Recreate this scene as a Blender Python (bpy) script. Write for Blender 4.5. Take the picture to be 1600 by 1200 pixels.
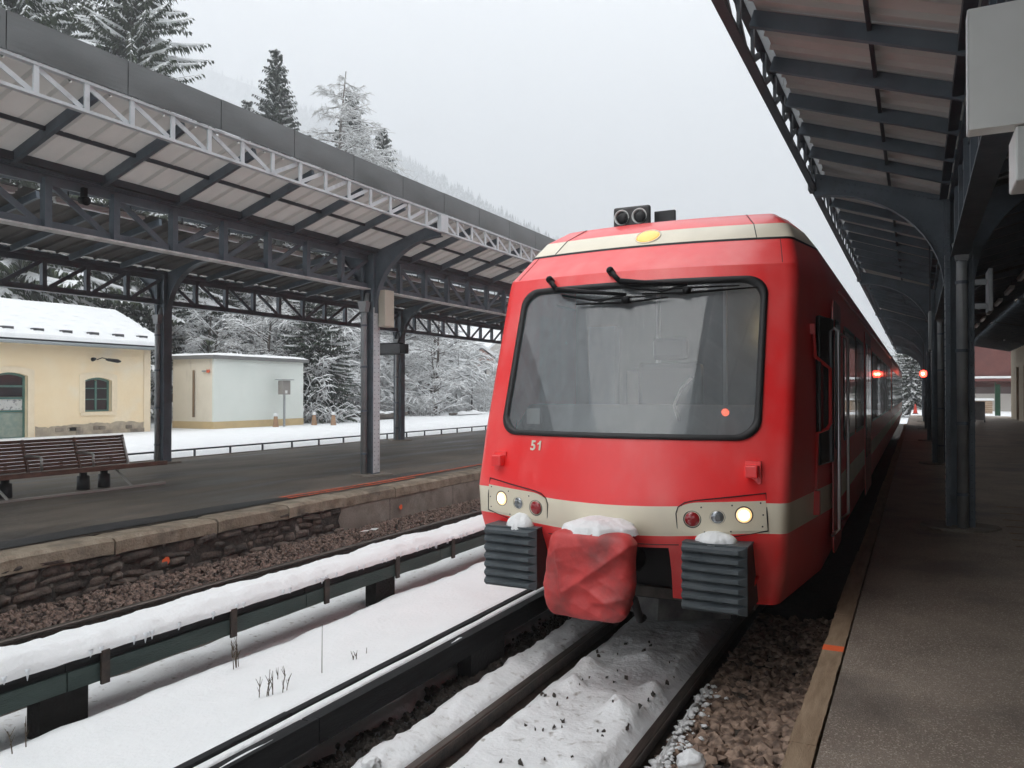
import bpy, math, random
from mathutils import Vector, Matrix, noise
R = math.radians
for o in list(bpy.data.objects): bpy.data.objects.remove(o)
scene = bpy.context.scene
COL = scene.collection
random.seed(7)

# ---------------------------------------------------------------- camera (rail top is z = 0, tracks run along +Y)
CAM_H = 2.09
cam = bpy.data.cameras.new('camera'); cam_o = bpy.data.objects.new('camera', cam); COL.objects.link(cam_o)
cam.sensor_width = 36.0; cam.lens = 1240/1600*36.0
cam.clip_start = 0.05; cam.clip_end = 6000
cam_o.location = (0, 0, CAM_H); cam_o.rotation_euler = (R(90.55), 0, R(27.0))
scene.camera = cam_o

# ---------------------------------------------------------------- overcast sky
world = bpy.data.worlds.new('World'); scene.world = world; world.use_nodes = True
nt = world.node_tree; nt.nodes.clear()
def wn(t, **k):
    n = nt.nodes.new(t)
    for a, b in k.items(): setattr(n, a, b)
    return n
SUN_EL, SUN_AZ = 52.0, 200.0
sky = wn('ShaderNodeTexSky'); sky.sky_type = 'NISHITA'; sky.sun_disc = False
sky.sun_elevation = R(SUN_EL); sky.sun_rotation = R(SUN_AZ); sky.altitude = 1200; sky.dust_density = 4.0
bg1 = wn('ShaderNodeBackground'); bg1.inputs['Strength'].default_value = 0.05
nt.links.new(sky.outputs[0], bg1.inputs['Color'])
# closed cloud cover: a little brighter overhead than at the horizon, soft large clouds
tc = wn('ShaderNodeTexCoord'); sep = wn('ShaderNodeSeparateXYZ'); nt.links.new(tc.outputs['Generated'], sep.inputs[0])
mr = wn('ShaderNodeMapRange'); mr.inputs['From Min'].default_value = 0.0; mr.inputs['From Max'].default_value = 1.0
mr.inputs['To Min'].default_value = 0.80; mr.inputs['To Max'].default_value = 1.9
clz = wn('ShaderNodeClamp'); nt.links.new(sep.outputs['Z'], clz.inputs[0]); pwz = wn('ShaderNodeMath', operation='POWER'); pwz.inputs[1].default_value = 1.4
nt.links.new(clz.outputs[0], pwz.inputs[0]); nt.links.new(pwz.outputs[0], mr.inputs['Value'])
ns = wn('ShaderNodeTexNoise'); ns.inputs['Scale'].default_value = 2.2; ns.inputs['Detail'].default_value = 3
nt.links.new(tc.outputs['Generated'], ns.inputs['Vector'])
mr2 = wn('ShaderNodeMapRange'); mr2.inputs['From Min'].default_value = 0.3; mr2.inputs['From Max'].default_value = 0.7
mr2.inputs['To Min'].default_value = 0.93; mr2.inputs['To Max'].default_value = 1.05
nt.links.new(ns.outputs['Fac'], mr2.inputs['Value'])
mul = wn('ShaderNodeMath', operation='MULTIPLY'); nt.links.new(mr.outputs[0], mul.inputs[0]); nt.links.new(mr2.outputs[0], mul.inputs[1])
bg2 = wn('ShaderNodeBackground'); bg2.inputs['Color'].default_value = (0.975, 0.992, 1.0, 1)
nt.links.new(mul.outputs[0], bg2.inputs['Strength'])
mx = wn('ShaderNodeMixShader'); mx.inputs[0].default_value = 0.94
nt.links.new(bg1.outputs[0], mx.inputs[1]); nt.links.new(bg2.outputs[0], mx.inputs[2])
wo = wn('ShaderNodeOutputWorld'); nt.links.new(mx.outputs[0], wo.inputs['Surface'])

sun = bpy.data.lights.new('sun', 'SUN'); sun.energy = 1.4; sun.angle = R(40); sun.color = (1.0, 0.97, 0.93)
sun_o = bpy.data.objects.new('sun', sun); COL.objects.link(sun_o)
az = R(SUN_AZ); sd = Vector((math.sin(az)*math.cos(R(SUN_EL)), math.cos(az)*math.cos(R(SUN_EL)), math.sin(R(SUN_EL))))
sun_o.rotation_euler = sd.to_track_quat('Z', 'Y').to_euler()
vs = scene.view_settings
scene.display_settings.display_device = 'sRGB'
vs.view_transform = 'Standard'; vs.look = 'None'; vs.exposure = 1.08; vs.gamma = 1.0; vs.use_curve_mapping = False
scene.cycles.max_bounces = 6; scene.cycles.diffuse_bounces = 4; scene.cycles.glossy_bounces = 3
scene.cycles.transparent_max_bounces = 12; scene.cycles.volume_bounces = 1; scene.cycles.use_denoising = True
scene.cycles.caustics_reflective = False; scene.cycles.caustics_refractive = False

# ---------------------------------------------------------------- helpers
F_, TH = 1240.0, R(27.0); CT, ST = math.cos(TH), math.sin(TH)
def at(px, py, z):            # photograph pixel + height -> ground position
    d = F_*(CAM_H - z)/(py - 612.0); u = (px - 800.0)/F_*d
    return (u*CT - d*ST, u*ST + d*CT)
def atd(px, d):               # photograph column + depth -> position
    u = (px - 800.0)/F_*d
    return (u*CT - d*ST, u*ST + d*CT)
def zat(py, d): return CAM_H - (py - 612.0)*d/F_
def N1(x, s=0.0): return noise.noise(Vector((x, s*7.31, s*3.17)))
def N2(x, y, s=0.0): return noise.noise(Vector((x, y, s*5.7)))
def lerp(a, b, t): return a + (b - a)*t
def itp(x, xs, ys):
    if x <= xs[0]: return ys[0]
    for i in range(1, len(xs)):
        if x <= xs[i]:
            return lerp(ys[i-1], ys[i], (x - xs[i-1])/(xs[i] - xs[i-1]))
    return ys[-1]
def sm(t): t = max(0., min(1., t)); return t*t*(3 - 2*t)

class MB:
    def __init__(s): s.v = []; s.f = []; s.m = []
    def add(s, vs_, fs, mi=0):
        o = len(s.v); s.v += [tuple(v) for v in vs_]
        for f in fs: s.f.append(tuple(i + o for i in f)); s.m.append(mi)
    def box(s, x0, x1, y0, y1, z0, z1, mi=0):
        s.add([(x0,y0,z0),(x1,y0,z0),(x1,y1,z0),(x0,y1,z0),(x0,y0,z1),(x1,y0,z1),(x1,y1,z1),(x0,y1,z1)],
              [(0,3,2,1),(4,5,6,7),(0,1,5,4),(1,2,6,5),(2,3,7,6),(3,0,4,7)], mi); return s
    def bar(s, p, q, w, h, up=(0,0,1), mi=0):
        p, q = Vector(p), Vector(q); d = (q - p).normalized(); u = Vector(up)
        if abs(d.dot(u)) > .98: u = Vector((1,0,0))
        r = d.cross(u).normalized()*w/2; t = r.cross(d).normalized()*h/2
        vs_ = [p-r-t, p+r-t, p+r+t, p-r+t, q-r-t, q+r-t, q+r+t, q-r+t]
        s.add(vs_, [(3,2,1,0),(4,5,6,7),(0,1,5,4),(1,2,6,5),(2,3,7,6),(3,0,4,7)], mi); return s
    def tube(s, pts, r, n=8, mi=0, cap=True):
        pts = [Vector(p) for p in pts]; rs = r if isinstance(r, (list, tuple)) else [r]*len(pts)
        d0 = (pts[1] - pts[0]).normalized(); u = Vector((0,0,1)) if abs(d0.z) < .9 else Vector((1,0,0))
        a = d0.cross(u).normalized(); vs_ = []; fs = []
        for i, p in enumerate(pts):
            d = (pts[min(i+1, len(pts)-1)] - pts[max(i-1, 0)]).normalized()
            a = (a - d*a.dot(d)).normalized(); b = d.cross(a)
            for k in range(n):
                t = 2*math.pi*k/n; vs_.append(p + (a*math.cos(t) + b*math.sin(t))*rs[i])
        for i in range(len(pts)-1):
            for k in range(n):
                fs.append((i*n+k, i*n+(k+1) % n, (i+1)*n+(k+1) % n, (i+1)*n+k))
        if cap:
            fs.append(tuple(reversed(range(n)))); fs.append(tuple((len(pts)-1)*n + k for k in range(n)))
        s.add(vs_, fs, mi); return s
    def prism(s, poly, axis, a0, a1, mi=0):     # polygon extruded along an axis; poly given in the two other axes in order
        n = len(poly)
        def pt(p, a): return {'x': (a, p[0], p[1]), 'y': (p[0], a, p[1]), 'z': (p[0], p[1], a)}[axis]
        vs_ = [pt(p, a0) for p in poly] + [pt(p, a1) for p in poly]
        fs = [tuple(range(n)), tuple(reversed(range(n, 2*n)))] + [(i, i+n, (i+1) % n + n, (i+1) % n) for i in range(n)]
        s.add(vs_, fs, mi); return s
    def lathe(s, c, axis, prof, n=20, mi=0):    # prof: list of (along, radius)
        ax = Vector(axis).normalized(); u = Vector((0,0,1)) if abs(ax.z) < .9 else Vector((1,0,0))
        a = ax.cross(u).normalized(); b = ax.cross(a); c = Vector(c); vs_ = []; fs = []
        for (h, r) in prof:
            for k in range(n):
                t = 2*math.pi*k/n; vs_.append(c + ax*h + (a*math.cos(t) + b*math.sin(t))*r)
        for i in range(len(prof)-1):
            for k in range(n): fs.append((i*n+k, i*n+(k+1) % n, (i+1)*n+(k+1) % n, (i+1)*n+k))
        fs.append(tuple(reversed(range(n)))); fs.append(tuple((len(prof)-1)*n + k for k in range(n)))
        s.add(vs_, fs, mi); return s
    def grid(s, nu, nv, fn, mi=0):
        vs_ = [fn(i/nu, j/nv) for j in range(nv+1) for i in range(nu+1)]
        w = nu + 1
        s.add(vs_, [(j*w+i, j*w+i+1, (j+1)*w+i+1, (j+1)*w+i) for j in range(nv) for i in range(nu)], mi); return s
    def mesh(s, name, mats, smooth=False):
        me = bpy.data.meshes.new(name); me.from_pydata(s.v, [], s.f)
        for m in (mats if isinstance(mats, (list, tuple)) else [mats]): me.materials.append(m)
        if any(s.m): me.polygons.foreach_set('material_index', s.m)
        if smooth: me.polygons.foreach_set('use_smooth', [True]*len(me.polygons))
        me.validate(); me.update(); return me
    def build(s, name, mats, parent=None, smooth=False, bevel=0, autosm=None, recalc=False):
        me = s.mesh(name, mats, smooth)
        if recalc or bevel:
            import bmesh
            bm = bmesh.new(); bm.from_mesh(me); bmesh.ops.recalc_face_normals(bm, faces=bm.faces); bm.to_mesh(me); bm.free()
        o = bpy.data.objects.new(name, me); COL.objects.link(o)
        if parent: o.parent = parent
        if bevel:
            b = o.modifiers.new('bevel', 'BEVEL'); b.width = bevel; b.segments = 2; b.limit_method = 'ANGLE'; b.angle_limit = R(35)
        return o

def tag(o, label=None, cat=None, group=None, kind=None):
    if label: o['label'] = label
    if cat: o['category'] = cat
    if group: o['group'] = group
    if kind: o['kind'] = kind
    return o
def empty(name, loc=(0,0,0), rz=0, parent=None):
    o = bpy.data.objects.new(name, None); COL.objects.link(o); o.location = loc; o.rotation_euler = (0,0,rz)
    o.empty_display_size = .1
    if parent: o.parent = parent
    return o
def inst(name, me, loc=(0,0,0), rz=0, parent=None, sc=1.0):
    o = bpy.data.objects.new(name, me); COL.objects.link(o); o.location = loc; o.rotation_euler = (0,0,rz)
    if sc != 1.0: o.scale = (sc, sc, sc) if not isinstance(sc, tuple) else sc
    if parent: o.parent = parent
    return o
def smooth_by_angle(o, deg=40):
    me = o.data; me.polygons.foreach_set('use_smooth', [True]*len(me.polygons)); me.update()
    try: me.set_sharp_from_angle(angle=R(deg))
    except Exception: pass

# ---------------------------------------------------------------- materials
def mat(name, col, rough=.6, metal=0., col2=None, scale=8., bump=0., bscale=None, detail=6, spec=.5, stretch=None, lo=.35, hi=.65, coat=0, emit=None, speck=None):
    m = bpy.data.materials.new(name); m.use_nodes = True
    t = m.node_tree; b = t.nodes['Principled BSDF']
    b.inputs['Base Color'].default_value = (*col, 1); b.inputs['Roughness'].default_value = rough; b.inputs['Metallic'].default_value = metal
    b.inputs['Specular IOR Level'].default_value = spec
    if coat: b.inputs['Coat Weight'].default_value = coat; b.inputs['Coat Roughness'].default_value = .25
    if emit: b.inputs['Emission Color'].default_value = (*emit[0], 1); b.inputs['Emission Strength'].default_value = emit[1]
    if col2 or bump or speck:
        c = t.nodes.new('ShaderNodeTexCoord'); mp = t.nodes.new('ShaderNodeMapping')
        geo = t.nodes.new('ShaderNodeNewGeometry')
        t.links.new(geo.outputs['Position'], mp.inputs['Vector'])
        if stretch: mp.inputs['Scale'].default_value = stretch
    last = None
    if col2:
        n = t.nodes.new('ShaderNodeTexNoise'); n.inputs['Scale'].default_value = scale; n.inputs['Detail'].default_value = detail
        n.inputs['Roughness'].default_value = .62
        r = t.nodes.new('ShaderNodeValToRGB'); r.color_ramp.elements[0].position = lo; r.color_ramp.elements[1].position = hi
        r.color_ramp.elements[0].color = (*col, 1); r.color_ramp.elements[1].color = (*col2, 1)
        t.links.new(mp.outputs[0], n.inputs['Vector']); t.links.new(n.outputs['Fac'], r.inputs[0]); last = r.outputs[0]
        t.links.new(last, b.inputs['Base Color'])
    if speck:
        vn = t.nodes.new('ShaderNodeTexVoronoi'); vn.inputs['Scale'].default_value = speck[0]
        t.links.new(mp.outputs[0], vn.inputs['Vector'])
        sp = t.nodes.new('ShaderNodeSeparateColor'); t.links.new(vn.outputs['Color'], sp.inputs[0])
        r2 = t.nodes.new('ShaderNodeMapRange'); r2.inputs['From Min'].default_value = speck[2]; r2.inputs['From Max'].default_value = min(1., speck[2]+.15)
        t.links.new(sp.outputs[0], r2.inputs['Value'])
        mxc = t.nodes.new('ShaderNodeMix'); mxc.data_type = 'RGBA'
        t.links.new(r2.outputs[0], mxc.inputs['Factor'])
        if last: t.links.new(last, mxc.inputs['A'])
        else: mxc.inputs['A'].default_value = (*col, 1)
        mxc.inputs['B'].default_value = (*speck[1], 1); last = mxc.outputs['Result']
        t.links.new(last, b.inputs['Base Color'])
    if bump:
        n2 = t.nodes.new('ShaderNodeTexNoise'); n2.inputs['Scale'].default_value = bscale or scale*3; n2.inputs['Detail'].default_value = 5
        bp = t.nodes.new('ShaderNodeBump'); bp.inputs['Strength'].default_value = bump; bp.inputs['Distance'].default_value = .02
        t.links.new(mp.outputs[0], n2.inputs['Vector']); t.links.new(n2.outputs['Fac'], bp.inputs['Height']); t.links.new(bp.outputs[0], b.inputs['Normal'])
    return m

def mix_layer(m, col2, scale, lo, hi, stretch=None, rough=None, seed=0.0, maxf=1.0):   # adds a second noise layer (dirt, wear) over a material
    t = m.node_tree; b = t.nodes['Principled BSDF']
    geo = t.nodes.new('ShaderNodeNewGeometry'); mp = t.nodes.new('ShaderNodeMapping'); mp.inputs['Location'].default_value = (seed, seed*.7, seed*.3)
    if stretch: mp.inputs['Scale'].default_value = stretch
    t.links.new(geo.outputs['Position'], mp.inputs['Vector'])
    n = t.nodes.new('ShaderNodeTexNoise'); n.inputs['Scale'].default_value = scale; n.inputs['Detail'].default_value = 5
    t.links.new(mp.outputs[0], n.inputs['Vector'])
    r = t.nodes.new('ShaderNodeMapRange'); r.inputs['From Min'].default_value = lo; r.inputs['From Max'].default_value = hi; r.inputs['To Max'].default_value = maxf
    t.links.new(n.outputs['Fac'], r.inputs['Value'])
    x = t.nodes.new('ShaderNodeMix'); x.data_type = 'RGBA'; x.inputs['B'].default_value = (*col2, 1)
    src = b.inputs['Base Color'].links
    if src: t.links.new(src[0].from_socket, x.inputs['A'])
    else: x.inputs['A'].default_value = b.inputs['Base Color'].default_value
    t.links.new(r.outputs[0], x.inputs['Factor']); t.links.new(x.outputs['Result'], b.inputs['Base Color'])
    if rough is not None:
        y = t.nodes.new('ShaderNodeMix'); y.data_type = 'FLOAT'; y.inputs['A'].default_value = b.inputs['Roughness'].default_value; y.inputs['B'].default_value = rough
        t.links.new(r.outputs[0], y.inputs['Factor']); t.links.new(y.outputs['Result'], b.inputs['Roughness'])
    return m
def obj_tint(m, amt=.25):     # small random difference of brightness from piece to piece
    t = m.node_tree; b = t.nodes['Principled BSDF']
    oi = t.nodes.new('ShaderNodeObjectInfo'); r = t.nodes.new('ShaderNodeMapRange'); r.inputs['To Min'].default_value = 1-amt; r.inputs['To Max'].default_value = 1+amt
    t.links.new(oi.outputs['Random'], r.inputs['Value'])
    hv = t.nodes.new('ShaderNodeHueSaturation'); src = b.inputs['Base Color'].links
    if src: t.links.new(src[0].from_socket, hv.inputs['Color'])
    else: hv.inputs['Color'].default_value = b.inputs['Base Color'].default_value
    t.links.new(r.outputs[0], hv.inputs['Value']); t.links.new(hv.outputs[0], b.inputs['Base Color'])
    return m

SNOW = mat('snow', (.80,.815,.82), .8, col2=(.83,.84,.845), scale=3, bump=.5, bscale=26., spec=.25)
SNOW_FIELD = mat('snow_field', (.82,.835,.845), .75, bump=.25, bscale=5., spec=.25)
SNOW_DIRTY = mix_layer(mat('dirty_snow', (.82,.832,.84), .8, bump=.5, bscale=30., spec=.25), (.30,.27,.24), 14, .60, .75, maxf=.85)
mix_layer(SNOW_DIRTY, (.60,.58,.56), 3.0, .5, .72, seed=4, maxf=.3)
DIRT = mat('track_dirt', (.030,.026,.023), .85, col2=(.07,.055,.045), scale=12, bump=.9, bscale=40)
BALLAST = obj_tint(mat('ballast_stone', (.10,.066,.050), .8, col2=(.40,.285,.215), scale=15, detail=1, bump=.15, bscale=60), .1)
BALLAST_L = mat('ballast_stone_pinkish', (.065,.046,.039), .8, col2=(.27,.185,.145), scale=22, detail=1, bump=.15, bscale=60)
ASPHALT = mat('wet_asphalt', (.25,.198,.158), .6, col2=(.38,.31,.25), scale=1.3, bump=.8, bscale=130, speck=(150., (.60,.52,.44), .80))
mix_layer(ASPHALT, (.08,.07,.063), .9, .55, .72, rough=.32, seed=3, maxf=.8)
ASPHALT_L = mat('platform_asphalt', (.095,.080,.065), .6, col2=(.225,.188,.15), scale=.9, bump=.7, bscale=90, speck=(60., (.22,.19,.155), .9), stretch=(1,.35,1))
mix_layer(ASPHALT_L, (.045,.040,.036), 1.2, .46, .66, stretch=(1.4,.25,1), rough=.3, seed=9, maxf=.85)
PATCH = mat('tar_patch', (.016,.017,.019), .5, bump=.5, bscale=60, col2=(.035,.034,.034), scale=4)
COPING = obj_tint(mat('coping_stone', (.21,.165,.115), .8, col2=(.36,.30,.225), scale=5, bump=.8, bscale=40), .12)
mix_layer(COPING, (.075,.062,.05), 3.0, .5, .72, maxf=.8)
WALLSTONE = obj_tint(mat('rubble_stone', (.045,.035,.030), .85, col2=(.17,.13,.105), scale=7, bump=1., bscale=26), .45)
MORTAR = mix_layer(mat('rubble_mortar', (.035,.03,.026), .9, col2=(.085,.07,.058), scale=9, bump=1., bscale=30), (.36,.33,.29), 4.5, .64, .7, maxf=.8)
CONCRETE = mat('concrete', (.20,.175,.145), .85, col2=(.33,.295,.25), scale=4, bump=.5, bscale=30)
mix_layer(CONCRETE, (.10,.085,.07), 2.0, .5, .75, maxf=.8)
ORANGE = mix_layer(mat('orange_paint', (.75,.13,.045), .6, bump=.3, bscale=50), (.16,.11,.085), 11, .48, .60, maxf=.75)
ORANGE_B = mat('orange_mark_paint', (.95,.16,.05), .6)
EDGEWOOD = mat('edge_timber', (.27,.185,.115), .75, col2=(.40,.29,.19), scale=4, bump=.5, bscale=50, stretch=(6,.8,6))
RAILSIDE = mat('rail_rust', (.030,.024,.021), .6, metal=.3, col2=(.075,.052,.040), scale=14, bump=.3, bscale=60)
RAILTOP = mat('rail_head', (.10,.085,.075), .38, metal=.8, col2=(.18,.15,.13), scale=10, stretch=(8,.5,8))
BOARD = mat('black_cover_board', (.010,.011,.012), .7, spec=.22, col2=(.024,.025,.027), scale=5, bump=.5, bscale=40, stretch=(6,.5,6))
GREENBOARD = mat('green_cover_board', (.020,.040,.036), .6, col2=(.040,.066,.058), scale=3, bump=.4, bscale=40, stretch=(4,.6,4))
STEEL = mat('dark_painted_steel', (.098,.126,.155), .5, col2=(.140,.170,.200), scale=2.5, bump=.15, bscale=30)
mix_layer(STEEL, (.07,.075,.085), 3.5, .52, .75, maxf=.6)
STEEL_D = mat('darker_painted_steel', (.034,.040,.050), .5, col2=(.052,.058,.068), scale=2.5, bump=.15, bscale=30)
STEEL_L = mix_layer(mat('pale_painted_steel', (.56,.60,.62), .5, col2=(.66,.69,.71), scale=3), (.20,.20,.20), 4, .55, .75, maxf=.5)
PIPE = mat('zinc_downpipe', (.26,.275,.285), .45, metal=.2, col2=(.36,.375,.38), scale=2.5)
FASCIA = mat('zinc_fascia', (.12,.125,.125), .36, metal=.45, col2=(.17,.175,.175), scale=1.1, stretch=(1,.6,1.5))
ROOFUNDER = mat('roof_sheet_underside', (.72,.665,.61), .7, col2=(.80,.755,.70), scale=1.2, stretch=(1,3,1))
def sheet_mat(name, col, trans):       # weathered fibre roof sheet; translucency added to brighten the undersides
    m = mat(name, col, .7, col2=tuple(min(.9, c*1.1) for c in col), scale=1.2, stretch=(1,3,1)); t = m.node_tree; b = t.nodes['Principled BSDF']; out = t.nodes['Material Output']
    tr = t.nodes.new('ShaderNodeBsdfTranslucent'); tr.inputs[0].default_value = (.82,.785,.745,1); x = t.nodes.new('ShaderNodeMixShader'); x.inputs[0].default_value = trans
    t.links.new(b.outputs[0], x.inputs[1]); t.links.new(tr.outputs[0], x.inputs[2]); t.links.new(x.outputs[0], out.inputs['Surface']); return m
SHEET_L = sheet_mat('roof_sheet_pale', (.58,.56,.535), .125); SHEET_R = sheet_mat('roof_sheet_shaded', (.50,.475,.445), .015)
ROOFDARK = mat('roof_sheet_dark', (.10,.095,.09), .75, col2=(.14,.13,.12), scale=1.2)  # dark copy of the roof sheet: interior shade put into the colour
WHITEFLANGE = mat('flange_pale_paint', (.80,.81,.80), .5, col2=(.50,.50,.49), scale=5)
WHITE = mat('white_enamel', (.74,.75,.73), .4, col2=(.66,.665,.64), scale=1.4)
BEIGE = mat('beige_cabinet_paint', (.60,.56,.46), .55)
BLACKP = mat('black_plastic', (.006,.006,.007), .5, spec=.2)
RUBBER = mat('black_rubber', (.012,.012,.013), .55)

# ================================================================ SETTING: ground, tracks, platforms
XC = -1.99                      # centre of the near track
PZ = .47                        # platform height above the rail
tag(MB().box(-2500, 2500, -2500, 2500, -.9, -.28).build('ground', SNOW_FIELD), kind='structure')
tb = MB(); tb.grid(60, 300, lambda u, v: (lerp(-7.93, -.47, u), lerp(-10, 62, v), -.17 + .03*N2(lerp(-7.93,-.47,u)*4, v*290, 1)))
tag(tb.build('track_bed', DIRT, smooth=True), kind='structure')

def terr(x, y):
    z = .42 + .05*N2(x*.2, y*.2, 2)
    if x > -23:
        z += .035*math.sin(x*4.2)*sm((-16.6-x)/.8)*sm((x+25)/2)     # buried siding rails
    if x < -35: z += (-35-x)*.30*sm((-35-x)/8) + 1.2*N2(x*.06, y*.06, 3)*sm((-35-x)/10)
    return min(z, 42 + 4*N2(x*.02, y*.02, 5))
xs = [-16.04] + [-16.04 - .18*i for i in range(1, 50)] + [-25 - 1.0*i for i in range(0, 45)] + [-70 - 12*i for i in range(0, 20)]
ys = [-60 + 6*i for i in range(10)] + [0 + .9*i for i in range(90)] + [81 + 10*i for i in range(45)]
tm = MB(); w = len(xs)
tm.add([(x, y, terr(x, y)) for y in ys for x in xs], [(j*w+i+1, j*w+i, (j+1)*w+i, (j+1)*w+i+1) for j in range(len(ys)-1) for i in range(w-1)])
tag(tm.build('snow_terrain', SNOW_FIELD, smooth=True), kind='structure')

# mountain with a far forest that reads as one mass
RID = [(-500,-60,1350),(100,40,1300),(300,95,1200),(420,140,1100),(520,190,1000),(610,238,880),(700,292,760),(800,352,640),(870,392,580),(1000,460,560),(1200,530,600),(1500,590,700),(1900,606,800)]
def ridge(px):
    return itp(px, [r[0] for r in RID], [r[1] for r in RID]), itp(px, [r[0] for r in RID], [r[2] for r in RID])
def mtn(u, v):
    px = lerp(-500, 1900, u); py, d = ridge(px); zr = max(zat(py, d), 1)
    if v <= .7:
        t = v/.7; x, y = atd(px, d - 300*(1-t)); z = -2 + (zr+2)*(t**1.25)
        z += 7*N2(x*.02, y*.02, 8)*math.sin(math.pi*min(t, .99))
    else:
        t = (v-.7)/.3; x, y = atd(px, d + 160*t); z = zr*(1 - .8*t)
    return (x, y, z)
tag(MB().grid(130, 46, mtn).build('mountain', mat('mountain_snow_and_rock', (.50,.52,.54), .9, col2=(.16,.18,.18), scale=.08, detail=8), smooth=True), kind='structure')
FOREST = mat('far_forest', (.030,.045,.045), .9, col2=(.55,.57,.59), scale=.35, detail=4, lo=.42, hi=.62)
fm = MB(); rf = random.Random(3)
for i in range(15000):
    u = rf.uniform(.08, .78) if i < 6000 else rf.uniform(.40, .60); v = rf.uniform(.12, .715); x, y, z = mtn(u, v); h = rf.uniform(6, 13); r = h*.17; a = rf.random()*6
    k = 5; b = [(x + r*math.cos(a+2*math.pi*j/k), y + r*math.sin(a+2*math.pi*j/k), z + h*.08) for j in range(k)]
    fm.add(b + [(x, y, z+h)], [(j, (j+1) % k, k) for j in range(k)])
tag(fm.build('mountain_forest', FOREST), 'misty snow-dusted forest on the far mountainside', 'forest', kind='stuff')

# ---- snow strips lying between the rails
def strip(name, mt, xl, xr, y0, y1, step, nu, top, base, label, edge=.04):
    m = MB(); nv = int((y1-y0)/step)
    def fn(u, v):
        y = lerp(y0, y1, v); a, b = xl(y), xr(y)
        # rounded cross-section: first and last columns hang down to the base
        uu = (u*(nu) - 2)/(nu - 4)
        if u*nu < .5: return (a - .01, y, base)
        if u*nu > nu - .5: return (b + .01, y, base)
        if u*nu < 1.5: return (a, y, lerp(base, top(0, y), .7))
        if u*nu > nu - 1.5: return (b, y, lerp(base, top(1, y), .7))
        x = lerp(a + edge, b - edge, uu); return (x, y, top(uu, y))
    m.grid(nu, nv, fn)
    return tag(m.build(name, mt, smooth=True), label, 'snow', kind='stuff')
def fieldtop(u, y):
    x = lerp(-4.70, -3.24, u)
    return itp(x, [-4.7,-4.45,-4.1,-3.7,-3.42,-3.27,-3.24], [.03,.08,.11,.14,.185,.20,.15]) + .035*N2(x*1.5, y*.9, 11) + .012*N2(x*6, y*5, 12)
strip('snow_between_tracks', SNOW, lambda y: -4.70 + .06*N1(y*1.1, 1) + .02*N1(y*5, 1), lambda y: -3.235 + .012*N1(y*3, 2), .5, 46, .07, 26, fieldtop, -.2, 'smooth deep snow between the two tracks')
strip('snow_under_cover_board', SNOW, lambda y: -3.48, lambda y: -3.11 + .035*N1(y*2.3, 3) + .02*N1(y*11, 3), .5, 30, .05, 9, lambda u, y: -.05 + .02*N2(u*3, y*4, 13), -.2, 'snow lying under the black conductor rail boards')
strip('snow_beside_rail', SNOW_DIRTY, lambda y: -2.905 + .04*N1(y*2.7, 4) + .03*N1(y*9, 4), lambda y: -2.585 + .012*N1(y*8, 5), .5, 9.5, .03, 12, lambda u, y: -.005 - .05*abs(u-.35) + .028*N2(u*3, y*5, 14) + .012*N2(u*9, y*18, 14), -.19, 'snow strip beside the left rail of the near track')
def mid(u, y):
    x = lerp(-2.45, -1.53, u)
    z = -.03 - .05*sm((.12-u)/.12) - .06*sm((u-.9)/.1)
    z += .022*N2(x*3, y*3, 15) + .02*max(0, N2(x*8, y*8, 16)) + .010*N2(x*22, y*22, 17)
    for (cx, cy, r, h) in LUMPS:
        q = ((x-cx)**2 + (y-cy)**2)/(r*r)
        if q < 4: z += h*math.exp(-q*1.6)*(1 + .45*N2(x*14, y*14, 18))
    return z
LUMPS = [(-1.72,5.0,.16,.11),(-2.30,5.75,.14,.08),(-2.22,5.3,.10,.07),(-1.62,5.5,.12,.06),(-1.9,6.1,.2,.05),(-2.33,4.5,.08,.03),(-1.7,4.2,.07,.02)]
strip('snow_between_rails', SNOW_DIRTY, lambda y: -2.45 + .02*N1(y*4, 6), lambda y: -1.53 + .02*N1(y*4, 7), .5, 9.5, .03, 34, mid, -.19, 'trodden lumpy snow between the rails in front of the train')
sc_ = MB(); rk = random.Random(77)
strip('snow_right_of_rail', SNOW_DIRTY, lambda y: -1.40, lambda y: -1.335 + .025*N1(y*1.7, 8) + .018*N1(y*5, 8) - .04*sm((y-4.2)/1.2), .5, 5.9, .02, 12, lambda u, y: -.085 + .015*N2(u*2, y*4, 19) + .012*N2(u*3, y*10, 20), -.19, 'snow crust lying against the outside of the right rail', edge=.02)
for _k in range(330):
    yy = rk.uniform(1.5, 6.0); wid = .05 + .05*max(0, N1(yy*2.4, 8) + .3)*(1 - .6*sm((yy - 4.4)/1.2)); xx = -1.415 + abs(rk.gauss(0, wid)) + .02; r_ = rk.uniform(.008, .034)*(1 - .5*min(1, (xx + 1.40)/.2))*rk.uniform(.6, 1); ph = rk.random()*50
    def blob(u, v):
        a = 2*math.pi*u; b = math.pi*(v - .5); p = Vector((math.cos(a)*math.cos(b), math.sin(a)*math.cos(b), math.sin(b))); q = r_*(1 + .7*noise.noise(p*1.6 + Vector((ph, ph, 0))) + .25*noise.noise(p*4 + Vector((ph, 0, 0))))
        return (xx + p.x*q*1.2, yy + p.y*q*1.2, -.118 + .035*sm((-1.30 - xx)/.12) + p.z*q*.62)
    sc_.grid(11, 7, blob)
tag(sc_.build('snow_crumbs', SNOW_DIRTY, smooth=True), 'broken snow crumbs on the ballast beside the right rail', 'snow', kind='stuff')
strip('snow_under_green_board', SNOW_DIRTY, lambda y: -5.45, lambda y: -4.77 + .03*N1(y*2, 9), .5, 40, .08, 9, lambda u, y: -.06 + .02*N2(u*3, y*3, 21), -.2, 'shaded icy snow under the green conductor rail boards')
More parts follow.
